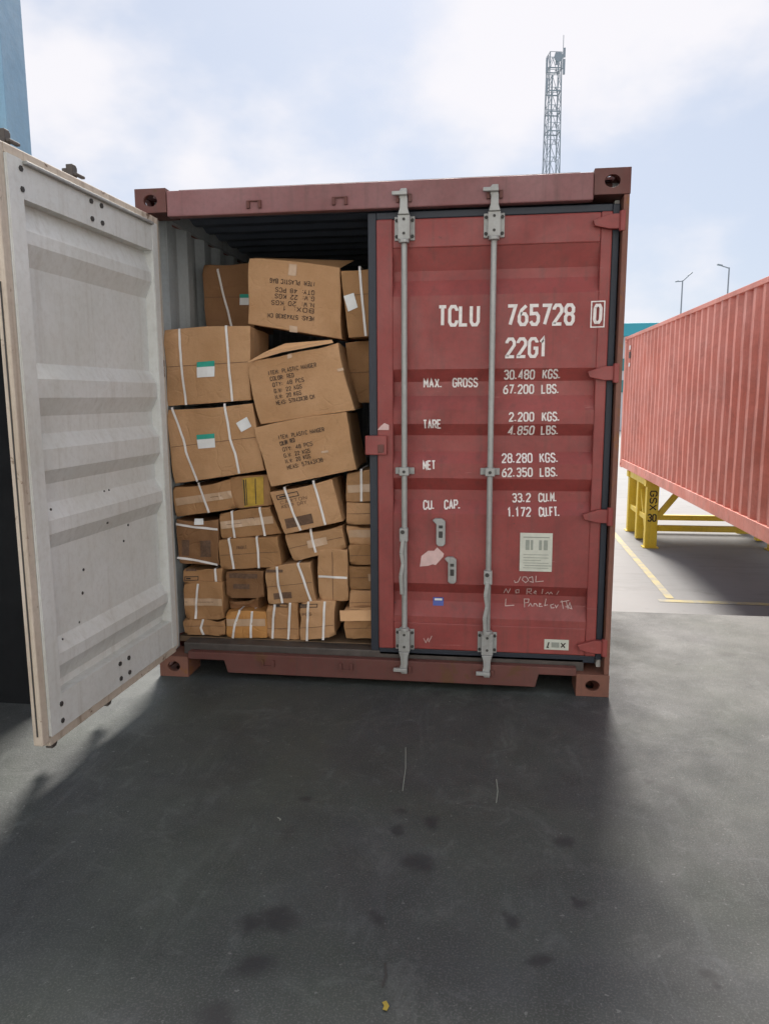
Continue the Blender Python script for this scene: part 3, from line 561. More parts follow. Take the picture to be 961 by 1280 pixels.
for rows in (CHALK[:4], CHALK[4:11], CHALK[11:]):
    mb = MB()
    for k, st in enumerate(rows): stroke(mb, st, 0.0019, leaf, 0.006, 0.0004*(k % 3))
    onleaf(mb, 'chalk_writing', 'chalk')
mb = MB(); stroke(mb, [(0.2569, 0.2666), (0.2691, 0.242), (0.281, 0.2676), (0.2852, 0.2469), (0.3011, 0.2809)], 0.0016, lambda x, z, l: Vector((x, 0.0395, z)), 0.01, 0); onleaf(mb, 'chalk_writing', 'chalk')
def patch(name, pts, mat, y=None, th=0.0012):
    yy = (min(prof(z) for _, z in pts) if y is None else y)-0.0012
    return onleaf(MB().prism(pts, yy-th, yy), name, mat)
patch('torn_sticker', [(0.2359, 0.6566), (0.2436, 0.7133), (0.2791, 0.7424), (0.3106, 0.7431), (0.3262, 0.7619), (0.3618, 0.7283), (0.358, 0.7122), (0.3189, 0.6669), (0.3031, 0.6705), (0.2794, 0.6618)], 'torn')
patch('torn_sticker', [(0.0151, 1.3739), (0.035, 1.396), (0.0518, 1.4088), (0.0752, 1.3986), (0.0751, 1.3729)], 'torn', 0.040)
def rect(x0, z0, x1, z1): return [(x0, z0), (x1, z0), (x1, z1), (x0, z1)]
bs = MB(); bs.add([leaf(*p, 0.001) for p in ((0.304, 0.440), (0.360, 0.440), (0.360, 0.4615), (0.304, 0.4615), (0.304, 0.4834), (0.360, 0.4834))], [(0, 1, 2, 3), (3, 2, 5, 4)]); onleaf(bs, 'blue_sticker', 'blue_st')
bs = MB(); bs.add([leaf(*p, 0.002) for p in ((0.312, 0.4665), (0.352, 0.4665), (0.352, 0.4775), (0.312, 0.4775))], [(0, 1, 2, 3)]); onleaf(bs, 'sticker_print', 'white_st')
patch('code_label', rect(0.8889, 0.2309, 1.0133, 0.2869), 'plate', 0.042)
lab = lambda x, z, l: Vector((x, 0.0388-l, z))
for st in ([(0.905, 0.245), (0.912, 0.272)], [(0.900, 0.244), (0.912, 0.243)], [(0.974, 0.246), (0.996, 0.270)], [(0.974, 0.270), (0.994, 0.245)]):
    mb = MB(); stroke(mb, st, 0.0032, lab, 0.05, 0.0003*len(st)); onleaf(mb, 'label_print', 'ink')
patch('label_print', rect(0.925, 0.244, 0.965, 0.272), 'plate_mark', 0.0395, 0.0006)
pl = patch('data_plate', rect(0.7523, 0.6473, 0.9153, 0.8483), 'plate', th=0.003)
py = PROUD-0.0050
for k, (x0, x1, z0, z1) in enumerate([(0.768, 0.900, 0.824, 0.829), (0.780, 0.800, 0.760, 0.812), (0.806, 0.818, 0.760, 0.812), (0.848, 0.862, 0.760, 0.812), (0.872, 0.892, 0.760, 0.812),
        (0.770, 0.898, 0.734, 0.737), (0.770, 0.898, 0.718, 0.721), (0.770, 0.860, 0.704, 0.707), (0.770, 0.898, 0.690, 0.693), (0.776, 0.912, 0.676, 0.680), (0.770, 0.898, 0.664, 0.667)]):
    onleaf(MB().box(x0, x1, py-0.0010, py-0.0002, z0, z1), 'plate_engraving', 'plate_mark')
def catch(x0, x1, z0, z1):
    w_ = x1-x0; h_ = z1-z0; bx = x0+0.30*w_
    pts = [(x0, z1-0.01), (x0+0.015, z1), (x0+0.7*w_, z1), (x1, z1-0.10*h_), (x1, z0+0.08*h_), (x1-0.012, z0), (bx+0.012, z0), (bx, z0+0.08*h_), (bx, z1-0.20*h_), (bx-0.006, z1-0.17*h_)]
    c = onleaf(MB().prism(pts, PROUD-0.030, PROUD-0.001), 'handle_catch', 'galv', bevel=0.004)
    cx = (bx+x1)/2
    for dz, hh in ((0.22, 0.010), (0.50, 0.022)):
        zc = z1-dz*h_-0.01
        onleaf(MB().box(cx-0.010, cx+0.010, PROUD-0.034, PROUD-0.0305, zc-hh/1.3, zc+hh/1.3), 'catch_slot', 'hole', bevel=0.002)
catch(0.3018, 0.3693, 0.7725, 0.9183); catch(0.3658, 0.4283, 0.5745, 0.7164)

# ------------------------------------------------------------------ the container on the trestle
X0, X1, Y0, Y1, B0, B1 = 3.27, 5.708, -0.28, 11.90, 0.11, 2.70
c2 = empty('shipping_container', (X0, (Y0+Y1)/2, B0), 'long bright coral red corrugated container raised on yellow trestle at right', 'container')
def p2(o): o.parent = c2; o.location = Vector(o.location)-Vector((X0, (Y0+Y1)/2, B0)); return o
for x, sx in ((X0, 1), (X1, -1)):
    for y, sy in ((Y0, 1), (Y1, -1)):
        p2(casting(None, x, y, B1, sx, sy, -1, 'coral')); p2(casting(None, x, y, B0, sx, sy, 1, 'coral'))
        a, b = sorted((x+sx*0.004, x+sx*0.10)); c, d = sorted((y+sy*0.004, y+sy*0.155))
        p2(MB().box(a, b, c, d, B0+0.1185, B1-0.1185).build('corner_post', 'coral', bevel=0.005))
    a, b = sorted((x+sx*0.002, x+sx*0.062))
    p2(MB().box(a, b, Y0+0.18, Y1-0.18, B1-0.066, B1-0.008).build('top_rail', 'coral', bevel=0.004))
    p2(MB().box(a, b, Y0+0.18, Y1-0.18, B0+0.012, B0+0.165).build('bottom_rail', 'coral', bevel=0.004))
    p2(corr_wall('side_wall', 'coral', None, x+sx*0.012, sx, Y0+0.158, Y1-0.158, B0+0.163, B1-0.064))
p2(corr_roof('roof', 'coral', None, B1-0.012, X0+0.062, X1-0.062, Y0+0.15, Y1-0.15))
p2(corr_end('end_wall', 'coral', None, Y1-0.01, -1, X0+0.10, X1-0.10, B0+0.12, B1-0.05))
p2(MB().box(X0+0.168, X1-0.168, Y0+0.005, Y0+0.10, B1-0.118, B1-0.01).build('door_header', 'coral', bevel=0.005))
p2(MB().box(X0+0.168, X1-0.168, Y0+0.005, Y0+0.10, B0+0.02, B0+0.15).build('door_sill', 'coral', bevel=0.005))
for k in (0, 1):
    xa = X0+0.105+k*1.12; p2(MB().box(xa, xa+1.108, Y0+0.04, Y0+0.10, B0+0.155, B1-0.122).build('door', 'coral', bevel=0.005))
for k in range(30): p2(MB().box(X0+0.065, X1-0.065, Y0+0.30+k*0.4, Y0+0.35+k*0.4, B0+0.02, B0+0.14).build('cross_member', 'coral'))
p2(MB().box(X0+0.065, X1-0.065, Y0+0.16, Y1-0.16, B0+0.142, B0+0.16).build('floor', 'plywood'))
# small stacked marks near the far end of the side
for z0, z1, mt in ((2.42, 2.50, 'white_letters'), (2.26, 2.38, 'hole'), (2.10, 2.17, 'white_letters')):
    p2(MB().box(X0+0.0065, X0+0.0115, 11.30, 11.45, z0, z1).build('side_marking', mt))

# ------------------------------------------------------------------ yellow trestle
tr = empty('trestle', (4.4, 10.2, YARD), 'yellow steel trestle with stencilled legs under the coral red container', 'trestle')
def tpart(mb, name, **k):
    o = mb.build(name, k.pop('mat', 'yellow'), tr, **k); o.location = (-4.4, -10.2, -YARD); return o
T0 = -0.005
for fy, bz in ((9.42, -0.73), (11.05, -0.80)):
    for xa in (3.31, 5.36):
        tpart(MB().box(xa, xa+0.20, fy-0.07, fy+0.07, YARD+0.02, T0), 'post', bevel=0.006)
        tpart(MB().box(xa-0.03, xa+0.23, fy-0.10, fy+0.10, YARD+0.002, YARD+0.0195), 'foot_plate')
    tpart(MB().box(3.511, 5.359, fy-0.045, fy+0.045, bz-0.05, bz+0.05), 'cross_bar', bevel=0.005)
    tpart(MB().box(3.28, 5.60, fy-0.08, fy+0.08, T0+0.001, 0.109), 'top_beam', bevel=0.005)
    tpart(MB().beam((3.50, fy, -0.55), (3.90, fy, -0.02), 0.09, 0.09), 'knee_brace', bevel=0.004)
    tpart(MB().beam((5.37, fy, -0.55), (4.97, fy, -0.02), 0.09, 0.09), 'knee_brace', bevel=0.004)
for xa in (3.31, 5.40):
    tpart(MB().box(xa, xa+0.15, 10.12, 10.26, YARD+0.02, T0), 'post', bevel=0.006)
    tpart(MB().box(xa+0.03, xa+0.11, 9.50, 10.118, -0.62, -0.53), 'side_bar', bevel=0.004)
    tpart(MB().box(xa+0.03, xa+0.11, 10.262, 10.98, -0.62, -0.53), 'side_bar', bevel=0.004)
    tpart(MB().box(xa, xa+0.15, 9.505, 10.965, T0+0.001, 0.109), 'top_rail', bevel=0.004)
    tpart(MB().beam((xa+0.07, 9.50, -0.95), (xa+0.07, 10.10, -0.15), 0.06, 0.06), 'knee_brace')
tp = lambda x, z, l: Vector((x, 9.3475-l, z))
for t, a, b, h in (('30', (3.345, -0.60), (3.475, -0.60), 0.115),):
    tpart(text_mesh(t, a, b, h, tp, 0.10, 0.05), 'lettering', mat='ink')
for t, zc in (('G', -0.08), ('S', -0.20), ('X', -0.32)):
    tpart(text_mesh(t, (3.365, zc), (3.365, zc-0.085), 0.105, tp, 0.10, 0.05), 'lettering', mat='ink')

# ------------------------------------------------------------------ far things
tw = empty('telecom_tower', (7.15, 85, YARD), 'tall grey lattice telecom tower with antennas rising behind the container', 'tower')
def half(z): return 0.70+(38.2-z)*0.0100
def tw_part(mb, name, mat='mast', **k):
    o = mb.build(name, mat, tw, **k); o.location = (-7.15, -85, -YARD); return o
TC = Vector((7.12, 85, 0))
def cornerp(i, z):
    a = R(45+12+90*i); r = half(z)*1.28; return Vector((TC.x-0.012*(z-30)*0+r*math.cos(a), TC.y+r*math.sin(a), z))
zs_ = [YARD+k*(38.2-YARD)/22 for k in range(23)]
for i in range(4):
    tw_part(MB().tube([cornerp(i, YARD), cornerp(i, 38.2)], 0.065, 6), 'leg')
    j = (i+1) % 4; mb = MB()
    for k in range(22):
        mid = (cornerp(i, zs_[k+1])+cornerp(j, zs_[k+1]))/2
        mb.tube([cornerp(i, zs_[k]), mid], 0.036, 5).tube([cornerp(j, zs_[k]), mid], 0.036, 5).tube([cornerp(i, zs_[k+1]), cornerp(j, zs_[k+1])], 0.032, 5)
    tw_part(mb, 'lattice')
tw_part(MB().tube([(TC.x-0.2, 84.6, YARD), (TC.x-0.2, 84.6, 36)], 0.09, 6), 'cable_ladder')
for z in (36.6, 34.3, 32.2, 30.2):
    tw_part(MB().tube([cornerp(k % 4, z) for k in range(5)], 0.07, 6), 'platform_ring')
for i, (dx, z, h) in enumerate(((-0.85, 35.9, 1.4), (-0.8, 33.9, 1.4), (0.95, 35.6, 1.5), (0.15, 36.6, 1.2), (0.95, 37.3, 0.9))):
    tw_part(MB().box(TC.x+dx-0.11, TC.x+dx+0.11, 83.55, 83.75, z, z+h), 'panel_antenna')
    tw_part(MB().beam((TC.x+dx, 83.75, z+h/2), (TC.x+dx*0.75, 84.4, z+h/2), 0.07, 0.07), 'antenna_bracket')
tw_part(MB().tube([(TC.x+0.35, 83.4, 37.3), (TC.x+0.35, 83.6, 37.3)], 0.45, 14), 'dish_antenna')
tw_part(MB().tube([(TC.x+0.9, 84.6, 36.5), (TC.x+0.9, 84.6, 39.9)], 0.035, 5), 'lightning_rod')
def lamp(x, y, ztop, arms, label):
    t = empty('street_lamp', (x, y, YARD), label, 'street lamp', 'street lamps behind the coral container')
    o = MB().tube([(0, 0, 0), (0, 0, ztop-YARD)], [0.08, 0.042], 8).build('pole', 'mast', t)
    for dx, dz in arms:
        MB().tube([(0, 0, ztop-YARD-0.05), (dx*0.75, 0, ztop-YARD+dz*0.75)], 0.035, 6).build('arm', 'mast', t)
        MB().beam((dx*0.7, 0, ztop-YARD+dz*0.7+0.03), (dx*1.25, 0, ztop-YARD+dz*1.25+0.03), 0.18, 0.08).build('lamp_head', 'mast', t, bevel=0.02)
lamp(13.87, 52, 9.45, ((0.5, 0.40), (-0.38, -0.08)), 'twin armed street lamp rising beyond the coral container roof')
lamp(15.73, 48, 9.62, ((-0.6, 0.14),), 'single armed street lamp right of the twin armed one')
fb = empty('building', (30, 62, YARD), 'far white building with teal roof edge glimpsed beside coral container', 'building')
def fpart(mb, name, mat, **k):
    o = mb.build(name, mat, fb, **k); o.location = (-30, -62, -YARD); return o
fpart(MB().box(10.0, 44, 55, 75, YARD, 5.9), 'wall', 'bwhite')
fpart(MB().box(9.5, 44.5, 54.4, 75.5, 5.9, 6.85), 'roof', 'teal', bevel=0.05)
for x in (10.25, 13, 16, 19, 22):
    for z in (1.8, 3.4): fpart(MB().box(x, x+1.3, 54.93, 55, z, z+0.9), 'window', 'bglass')

# ------------------------------------------------------------------ the cartons
LABELS = {
 'A': 'dark brown carton set back in shadow, topmost at the left',
 'B': 'topmost carton with upside down black print and a raised flap',
 'C': 'strapped carton with crooked white sticker, topmost beside the closed door',
 'D': 'big strapped carton with green sticker, upper of the two beside the open door',
 'E': 'big tilted carton with black printed lines, directly below the upside down one',
 'F': 'plain carton set back in shadow behind the upper tilted printed carton',
 'G': 'big carton with green sticker and an extra crooked white sticker',
 'H': 'big tilted carton with black printed lines, lower of the two tilted printed ones',
 'I': 'plain carton with one slanting strap under the carton with two stickers',
 'J': 'carton with a large yellow printed label, under the big cartons',
 'K': 'tilted carton with two straps and black print under the printed cartons',
 'L': 'carton with two straps directly below the yellow labelled carton',
 'M': 'dark carton with two horizontal straps and small white sticker at left edge',
 'N': 'wide carton with two straps, second below the yellow labelled carton',
 'O': 'crooked carton with one short strap wedged below the tilted strapped carton',
 'P': 'carton with one vertical strap, highest of the small column by the closed door',
 'Q': 'plain carton second from top in the small column by the closed door',
 'Q2': 'crumpled carton third from top in the small column by the closed door',
 'R': 'flat carton fourth from top in the small column by the closed door',
 'S': 'plain carton fifth from top in the small column by the closed door',
 'S2': 'plain carton sixth from top in the small column by the closed door',
 'T': 'upright carton with a single horizontal strap across its middle',
 'U': 'low flat carton with dark print below the dark carton with horizontal straps',
 'V': 'tall carton with one vertical strap low at the left edge',
 'W': 'crumpled flat carton on the container floor at the far left',
 'X': 'dark carton with faded print above the squashed carton',
 'Y': 'squashed open carton between faded print carton and orange carton',
 'Z': 'orange brown carton with two straps on the container floor',
 'AA': 'carton with two slanting straps and white spot, lower middle of the stack',
 'BB': 'narrow carton with two straps on the floor right of the orange one',
 'CC': 'battered carton with two straps and torn base at the sill',
 'DD': 'squashed flat carton near the floor beside the closed door',
 'EE': 'crumpled carton on the floor beside the closed door',
}
CARTONS = {
 'A': {'quad': [(-1.119, 2.328), (-0.801, 2.326), (-0.814, 1.938), (-1.106, 1.943)], 'y': 0.62, 'dep': 0.45, 'straps': [[(-1.021, 2.29), (-0.948, 1.955)]], 'stick': [('green', [(-0.892, 2.149), (-0.814, 2.147), (-0.816, 2.085), (-0.895, 2.087)])], 'prints': [], 'cr': 1.0, 'tint': 0.2},
 'B': {'quad': [(-0.707, 2.283), (-0.213, 2.22), (-0.206, 1.849), (-0.726, 1.94)], 'y': 0.24, 'dep': 0.4, 'straps': [], 'stick': [('tape', [(-0.484, 2.246), (-0.442, 2.241), (-0.45, 2.183), (-0.492, 2.188)]), ('tape', [(-0.49, 1.926), (-0.447, 1.92), (-0.448, 1.887), (-0.493, 1.893)])], 'prints': [('ITEM: PLASTIC BAG', (-0.349, 2.149), (-0.59, 2.174), 0.0216), ('QTY: 48 PCS', (-0.35, 2.104), (-0.562, 2.127), 0.0216), ('G.W: 22 KGS', (-0.351, 2.072), (-0.566, 2.094), 0.0216), ('N.W: 20 KGS', (-0.352, 2.039), (-0.587, 2.061), 0.0216), ('BOX: 1', (-0.355, 2.009), (-0.527, 2.03), 0.0216), ('MEAS: 57X43X38 CM', (-0.356, 1.969), (-0.609, 1.994), 0.0216)], 'cr': 1.0, 'tint': 0.55},
 'C': {'quad': [(-0.202, 2.201), (0.132, 2.222), (0.131, 1.868), (-0.163, 1.852)], 'y': 0.2, 'dep': 0.4, 'straps': [[(-0.099, 2.21), (-0.069, 1.861)]], 'stick': [('white', [(-0.184, 2.068), (-0.13, 2.083), (-0.109, 2.008), (-0.161, 1.988)])], 'prints': [], 'cr': 1.0, 'tint': 0.5},
 'D': {'quad': [(-1.166, 1.903), (-0.687, 1.919), (-0.69, 1.528), (-1.167, 1.497)], 'y': 0.14, 'dep': 0.42, 'straps': [[(-1.075, 1.904), (-1.071, 1.71), (-1.056, 1.503)], [(-0.812, 1.915), (-0.804, 1.72), (-0.792, 1.522)]], 'stick': [('green', [(-0.985, 1.733), (-0.884, 1.739), (-0.888, 1.655), (-0.986, 1.65)])], 'prints': [], 'cr': 1.0, 'tint': 0.55},
 'E': {'quad': [(-0.697, 1.731), (-0.206, 1.826), (-0.121, 1.475), (-0.639, 1.397)], 'y': 0.11, 'dep': 0.42, 'straps': [], 'stick': [('tape', [(-0.478, 1.765), (-0.452, 1.773), (-0.45, 1.75), (-0.475, 1.743)]), ('tape', [(-0.208, 1.688), (-0.176, 1.694), (-0.173, 1.68), (-0.204, 1.674)])], 'prints': [('ITEM: PLASTIC HANGER', (-0.577, 1.66), (-0.32, 1.701), 0.0201), ('COLOR: RED', (-0.568, 1.629), (-0.442, 1.649), 0.0201), ('QTY: 48 PCS', (-0.555, 1.597), (-0.387, 1.625), 0.0201), ('G.W: 22 KGS', (-0.547, 1.565), (-0.398, 1.59), 0.0201), ('N.W: 20 KGS', (-0.541, 1.533), (-0.401, 1.557), 0.0201), ('MEAS: 57X43X38 CM', (-0.538, 1.502), (-0.331, 1.536), 0.0201)], 'cr': 1.6, 'tint': 0.65},
 'F': {'quad': [(-0.21, 1.839), (0.117, 1.853), (0.116, 1.517), (-0.16, 1.508)], 'y': 0.33, 'dep': 0.4, 'straps': [], 'stick': [], 'prints': [], 'cr': 1.0, 'tint': 0.4},
 'G': {'quad': [(-1.171, 1.477), (-0.681, 1.513), (-0.626, 1.148), (-1.146, 1.067)], 'y': 0.13, 'dep': 0.42, 'straps': [[(-1.13, 1.483), (-1.075, 1.32), (-1.064, 1.251), (-1.005, 1.085)], [(-0.833, 1.502), (-0.81, 1.32), (-0.782, 1.24), (-0.765, 1.131)]], 'stick': [('green', [(-1.0, 1.341), (-0.897, 1.349), (-0.897, 1.273), (-0.994, 1.265)]), ('white', [(-0.774, 1.405), (-0.711, 1.439), (-0.684, 1.388), (-0.744, 1.357)])], 'prints': [], 'cr': 1.0, 'tint': 0.6},
 'H': {'quad': [(-0.668, 1.384), (-0.167, 1.467), (-0.11, 1.16), (-0.581, 1.06)], 'y': 0.1, 'dep': 0.42, 'straps': [], 'stick': [('tape', [(-0.298, 1.257), (-0.261, 1.263), (-0.258, 1.252), (-0.295, 1.247)])], 'prints': [('ITEM: PLASTIC HANGER', (-0.527, 1.32), (-0.28, 1.364), 0.02), ('COLOR: RED', (-0.522, 1.285), (-0.441, 1.308), 0.02), ('QTY: 48 PCS', (-0.509, 1.254), (-0.343, 1.289), 0.02), ('G.W: 22 KGS', (-0.503, 1.221), (-0.357, 1.251), 0.02), ('N.W: 20 KGS', (-0.495, 1.19), (-0.357, 1.221), 0.02), ('MEAS: 57X43X38', (-0.485, 1.157), (-0.288, 1.203), 0.02)], 'cr': 1.5, 'tint': 0.65},
 'I': {'quad': [(-1.16, 1.047), (-0.826, 1.095), (-0.807, 0.93), (-1.155, 0.876)], 'y': 0.15, 'dep': 0.4, 'straps': [[(-1.011, 1.066), (-0.955, 0.907)]], 'stick': [], 'prints': [], 'cr': 1.6, 'tint': 0.45},
 'J': {'quad': [(-0.836, 1.1), (-0.617, 1.121), (-0.599, 0.95), (-0.812, 0.927)], 'y': 0.17, 'dep': 0.4, 'straps': [], 'stick': [('yellow', [(-0.761, 1.1), (-0.642, 1.112), (-0.644, 0.957), (-0.755, 0.939)])], 'prints': [], 'cr': 1.0, 'tint': 0.4},
 'K': {'quad': [(-0.595, 1.031), (-0.249, 1.105), (-0.189, 0.876), (-0.52, 0.796)], 'y': 0.12, 'dep': 0.38, 'straps': [[(-0.509, 1.052), (-0.467, 0.927), (-0.424, 0.823)], [(-0.348, 1.089), (-0.318, 0.982), (-0.285, 0.857)]], 'stick': [('black', [(-0.555, 1.012), (-0.44, 1.036), (-0.432, 1.015), (-0.549, 0.99)]), ('brown', [(-0.514, 0.883), (-0.362, 0.918), (-0.352, 0.865), (-0.504, 0.83)])], 'prints': [('CARTON', (-0.533, 0.965), (-0.387, 0.997), 0.0161), ('KEEP DRY', (-0.526, 0.942), (-0.388, 0.972), 0.0161)], 'cr': 1.0, 'tint': 0.6},
 'L': {'quad': [(-0.903, 0.897), (-0.61, 0.941), (-0.555, 0.79), (-0.895, 0.756)], 'y': 0.16, 'dep': 0.38, 'straps': [[(-0.828, 0.908), (-0.817, 0.764)], [(-0.664, 0.933), (-0.641, 0.779)]], 'stick': [], 'prints': [('MADE', (-0.765, 0.858), (-0.695, 0.868), 0.0163)], 'cr': 1.5, 'tint': 0.45},
 'M': {'quad': [(-1.151, 0.868), (-0.904, 0.862), (-0.912, 0.606), (-1.149, 0.613)], 'y': 0.14, 'dep': 0.38, 'straps': [[(-1.149, 0.841), (-1.032, 0.824), (-0.906, 0.814)], [(-1.151, 0.647), (-1.027, 0.632), (-0.914, 0.611)]], 'stick': [('white', [(-1.039, 0.873), (-0.988, 0.874), (-0.989, 0.839), (-1.04, 0.838)]), ('brown', [(-1.124, 0.748), (-1.078, 0.749), (-1.083, 0.658), (-1.126, 0.657)]), ('brown', [(-1.013, 0.747), (-0.951, 0.751), (-0.952, 0.655), (-1.015, 0.653)])], 'prints': [], 'cr': 1.6, 'tint': 0.25},
 'N': {'quad': [(-0.906, 0.75), (-0.563, 0.779), (-0.551, 0.61), (-0.899, 0.581)], 'y': 0.14, 'dep': 0.38, 'straps': [[(-0.841, 0.758), (-0.822, 0.589)], [(-0.682, 0.77), (-0.676, 0.598)]], 'stick': [], 'prints': [('FRAGILE', (-0.798, 0.703), (-0.742, 0.709), 0.0162)], 'cr': 1.6, 'tint': 0.5},
 'O': {'quad': [(-0.529, 0.786), (-0.205, 0.849), (-0.184, 0.719), (-0.482, 0.637)], 'y': 0.15, 'dep': 0.38, 'straps': [[(-0.378, 0.819), (-0.369, 0.769), (-0.349, 0.695)]], 'stick': [], 'prints': [], 'cr': 1.5, 'tint': 0.6},
 'P': {'quad': [(-0.176, 1.132), (0.133, 1.163), (0.133, 0.984), (-0.183, 0.973)], 'y': 0.18, 'dep': 0.38, 'straps': [[(-0.096, 1.148), (-0.098, 0.979)]], 'stick': [], 'prints': [], 'cr': 1.0, 'tint': 0.6},
 'Q': {'quad': [(-0.181, 0.971), (0.134, 0.981), (0.133, 0.862), (-0.178, 0.851)], 'y': 0.17, 'dep': 0.38, 'straps': [], 'stick': [], 'prints': [], 'cr': 1.6, 'tint': 0.55},
 'Q2': {'quad': [(-0.18, 0.847), (0.132, 0.858), (0.132, 0.74), (-0.173, 0.736)], 'y': 0.18, 'dep': 0.38, 'straps': [], 'stick': [], 'prints': [], 'cr': 2, 'tint': 0.6},
 'R': {'quad': [(-0.169, 0.735), (0.134, 0.739), (0.134, 0.635), (-0.168, 0.621)], 'y': 0.16, 'dep': 0.38, 'straps': [], 'stick': [], 'prints': [], 'cr': 1.5, 'tint': 0.5},
 'S': {'quad': [(-0.17, 0.614), (0.132, 0.625), (0.132, 0.494), (-0.169, 0.48)], 'y': 0.18, 'dep': 0.38, 'straps': [], 'stick': [], 'prints': [], 'cr': 1.6, 'tint': 0.45},
 'S2': {'quad': [(-0.168, 0.48), (0.133, 0.494), (0.133, 0.379), (-0.172, 0.362)], 'y': 0.17, 'dep': 0.38, 'straps': [], 'stick': [], 'prints': [], 'cr': 1.0, 'tint': 0.6},
 'T': {'quad': [(-0.339, 0.699), (-0.176, 0.713), (-0.177, 0.419), (-0.341, 0.418)], 'y': 0.15, 'dep': 0.38, 'straps': [[(-0.339, 0.559), (-0.175, 0.556)]], 'stick': [], 'prints': [], 'cr': 1.4, 'tint': 0.6},
 'U': {'quad': [(-1.122, 0.578), (-0.894, 0.584), (-0.898, 0.506), (-1.122, 0.496)], 'y': 0.14, 'dep': 0.36, 'straps': [[(-0.933, 0.579), (-0.93, 0.505)]], 'stick': [('brown', [(-1.108, 0.581), (-1.043, 0.583), (-1.044, 0.569), (-1.109, 0.567)]), ('black', [(-1.114, 0.535), (-1.038, 0.537), (-1.039, 0.516), (-1.116, 0.513)])], 'prints': [], 'cr': 1.8, 'tint': 0.35},
 'V': {'quad': [(-1.118, 0.496), (-0.89, 0.503), (-0.887, 0.292), (-1.122, 0.289)], 'y': 0.13, 'dep': 0.36, 'straps': [[(-1.035, 0.49), (-1.045, 0.403), (-1.053, 0.296)]], 'stick': [], 'prints': [], 'cr': 1.8, 'tint': 0.4},
 'W': {'quad': [(-1.121, 0.288), (-0.889, 0.291), (-0.893, 0.199), (-1.126, 0.195)], 'y': 0.12, 'dep': 0.36, 'straps': [[(-1.013, 0.288), (-1.025, 0.243), (-1.013, 0.199)]], 'stick': [], 'prints': [], 'cr': 3, 'tint': 0.4},
 'X': {'quad': [(-0.88, 0.568), (-0.652, 0.577), (-0.654, 0.424), (-0.881, 0.417)], 'y': 0.15, 'dep': 0.36, 'straps': [], 'stick': [('brown', [(-0.855, 0.561), (-0.686, 0.565), (-0.687, 0.537), (-0.856, 0.533)]), ('brown', [(-0.832, 0.5), (-0.733, 0.503), (-0.734, 0.475), (-0.833, 0.472)])], 'prints': [], 'cr': 1.5, 'tint': 0.25},
 'Y': {'quad': [(-0.88, 0.408), (-0.678, 0.415), (-0.686, 0.33), (-0.877, 0.329)], 'y': 0.17, 'dep': 0.36, 'straps': [], 'stick': [], 'prints': [], 'cr': 4, 'tint': 0.3},
 'Z': {'quad': [(-0.874, 0.338), (-0.642, 0.343), (-0.644, 0.194), (-0.877, 0.187)], 'y': 0.13, 'dep': 0.36, 'straps': [[(-0.794, 0.345), (-0.822, 0.269), (-0.837, 0.189)], [(-0.721, 0.341), (-0.729, 0.273), (-0.732, 0.193)]], 'stick': [], 'prints': [], 'cr': 1.6, 'tint': 0.8},
 'AA': {'quad': [(-0.643, 0.591), (-0.384, 0.636), (-0.35, 0.419), (-0.627, 0.392)], 'y': 0.13, 'dep': 0.38, 'straps': [[(-0.568, 0.604), (-0.563, 0.502), (-0.543, 0.403)], [(-0.449, 0.626), (-0.413, 0.52), (-0.377, 0.417)]], 'stick': [('brown', [(-0.632, 0.594), (-0.535, 0.596), (-0.536, 0.58), (-0.632, 0.577)]), ('brown', [(-0.594, 0.457), (-0.49, 0.471), (-0.487, 0.435), (-0.588, 0.423)])], 'prints': [], 'cr': 1.5, 'tint': 0.55},
 'BB': {'quad': [(-0.633, 0.383), (-0.454, 0.403), (-0.457, 0.187), (-0.642, 0.191)], 'y': 0.14, 'dep': 0.36, 'straps': [[(-0.588, 0.39), (-0.602, 0.303), (-0.608, 0.192)], [(-0.499, 0.399), (-0.51, 0.292), (-0.518, 0.19)]], 'stick': [('black', [(-0.596, 0.395), (-0.515, 0.398), (-0.516, 0.381), (-0.597, 0.379)])], 'prints': [], 'cr': 1.8, 'tint': 0.45},
 'CC': {'quad': [(-0.444, 0.406), (-0.239, 0.416), (-0.25, 0.225), (-0.452, 0.186)], 'y': 0.12, 'dep': 0.36, 'straps': [[(-0.391, 0.411), (-0.399, 0.302), (-0.404, 0.193)], [(-0.301, 0.414), (-0.306, 0.306), (-0.31, 0.205)]], 'stick': [('black', [(-0.438, 0.404), (-0.342, 0.407), (-0.343, 0.39), (-0.439, 0.387)])], 'prints': [('PCS', (-0.426, 0.338), (-0.374, 0.342), 0.0161)], 'cr': 2.2, 'tint': 0.6},
 'DD': {'quad': [(-0.201, 0.375), (0.14, 0.396), (0.14, 0.345), (-0.192, 0.327)], 'y': 0.11, 'dep': 0.36, 'straps': [], 'stick': [], 'prints': [], 'cr': 2.5, 'tint': 0.6},
 'EE': {'quad': [(-0.192, 0.315), (0.137, 0.33), (0.137, 0.215), (-0.187, 0.202)], 'y': 0.13, 'dep': 0.36, 'straps': [], 'stick': [], 'prints': [], 'cr': 2.5, 'tint': 0.5},
}

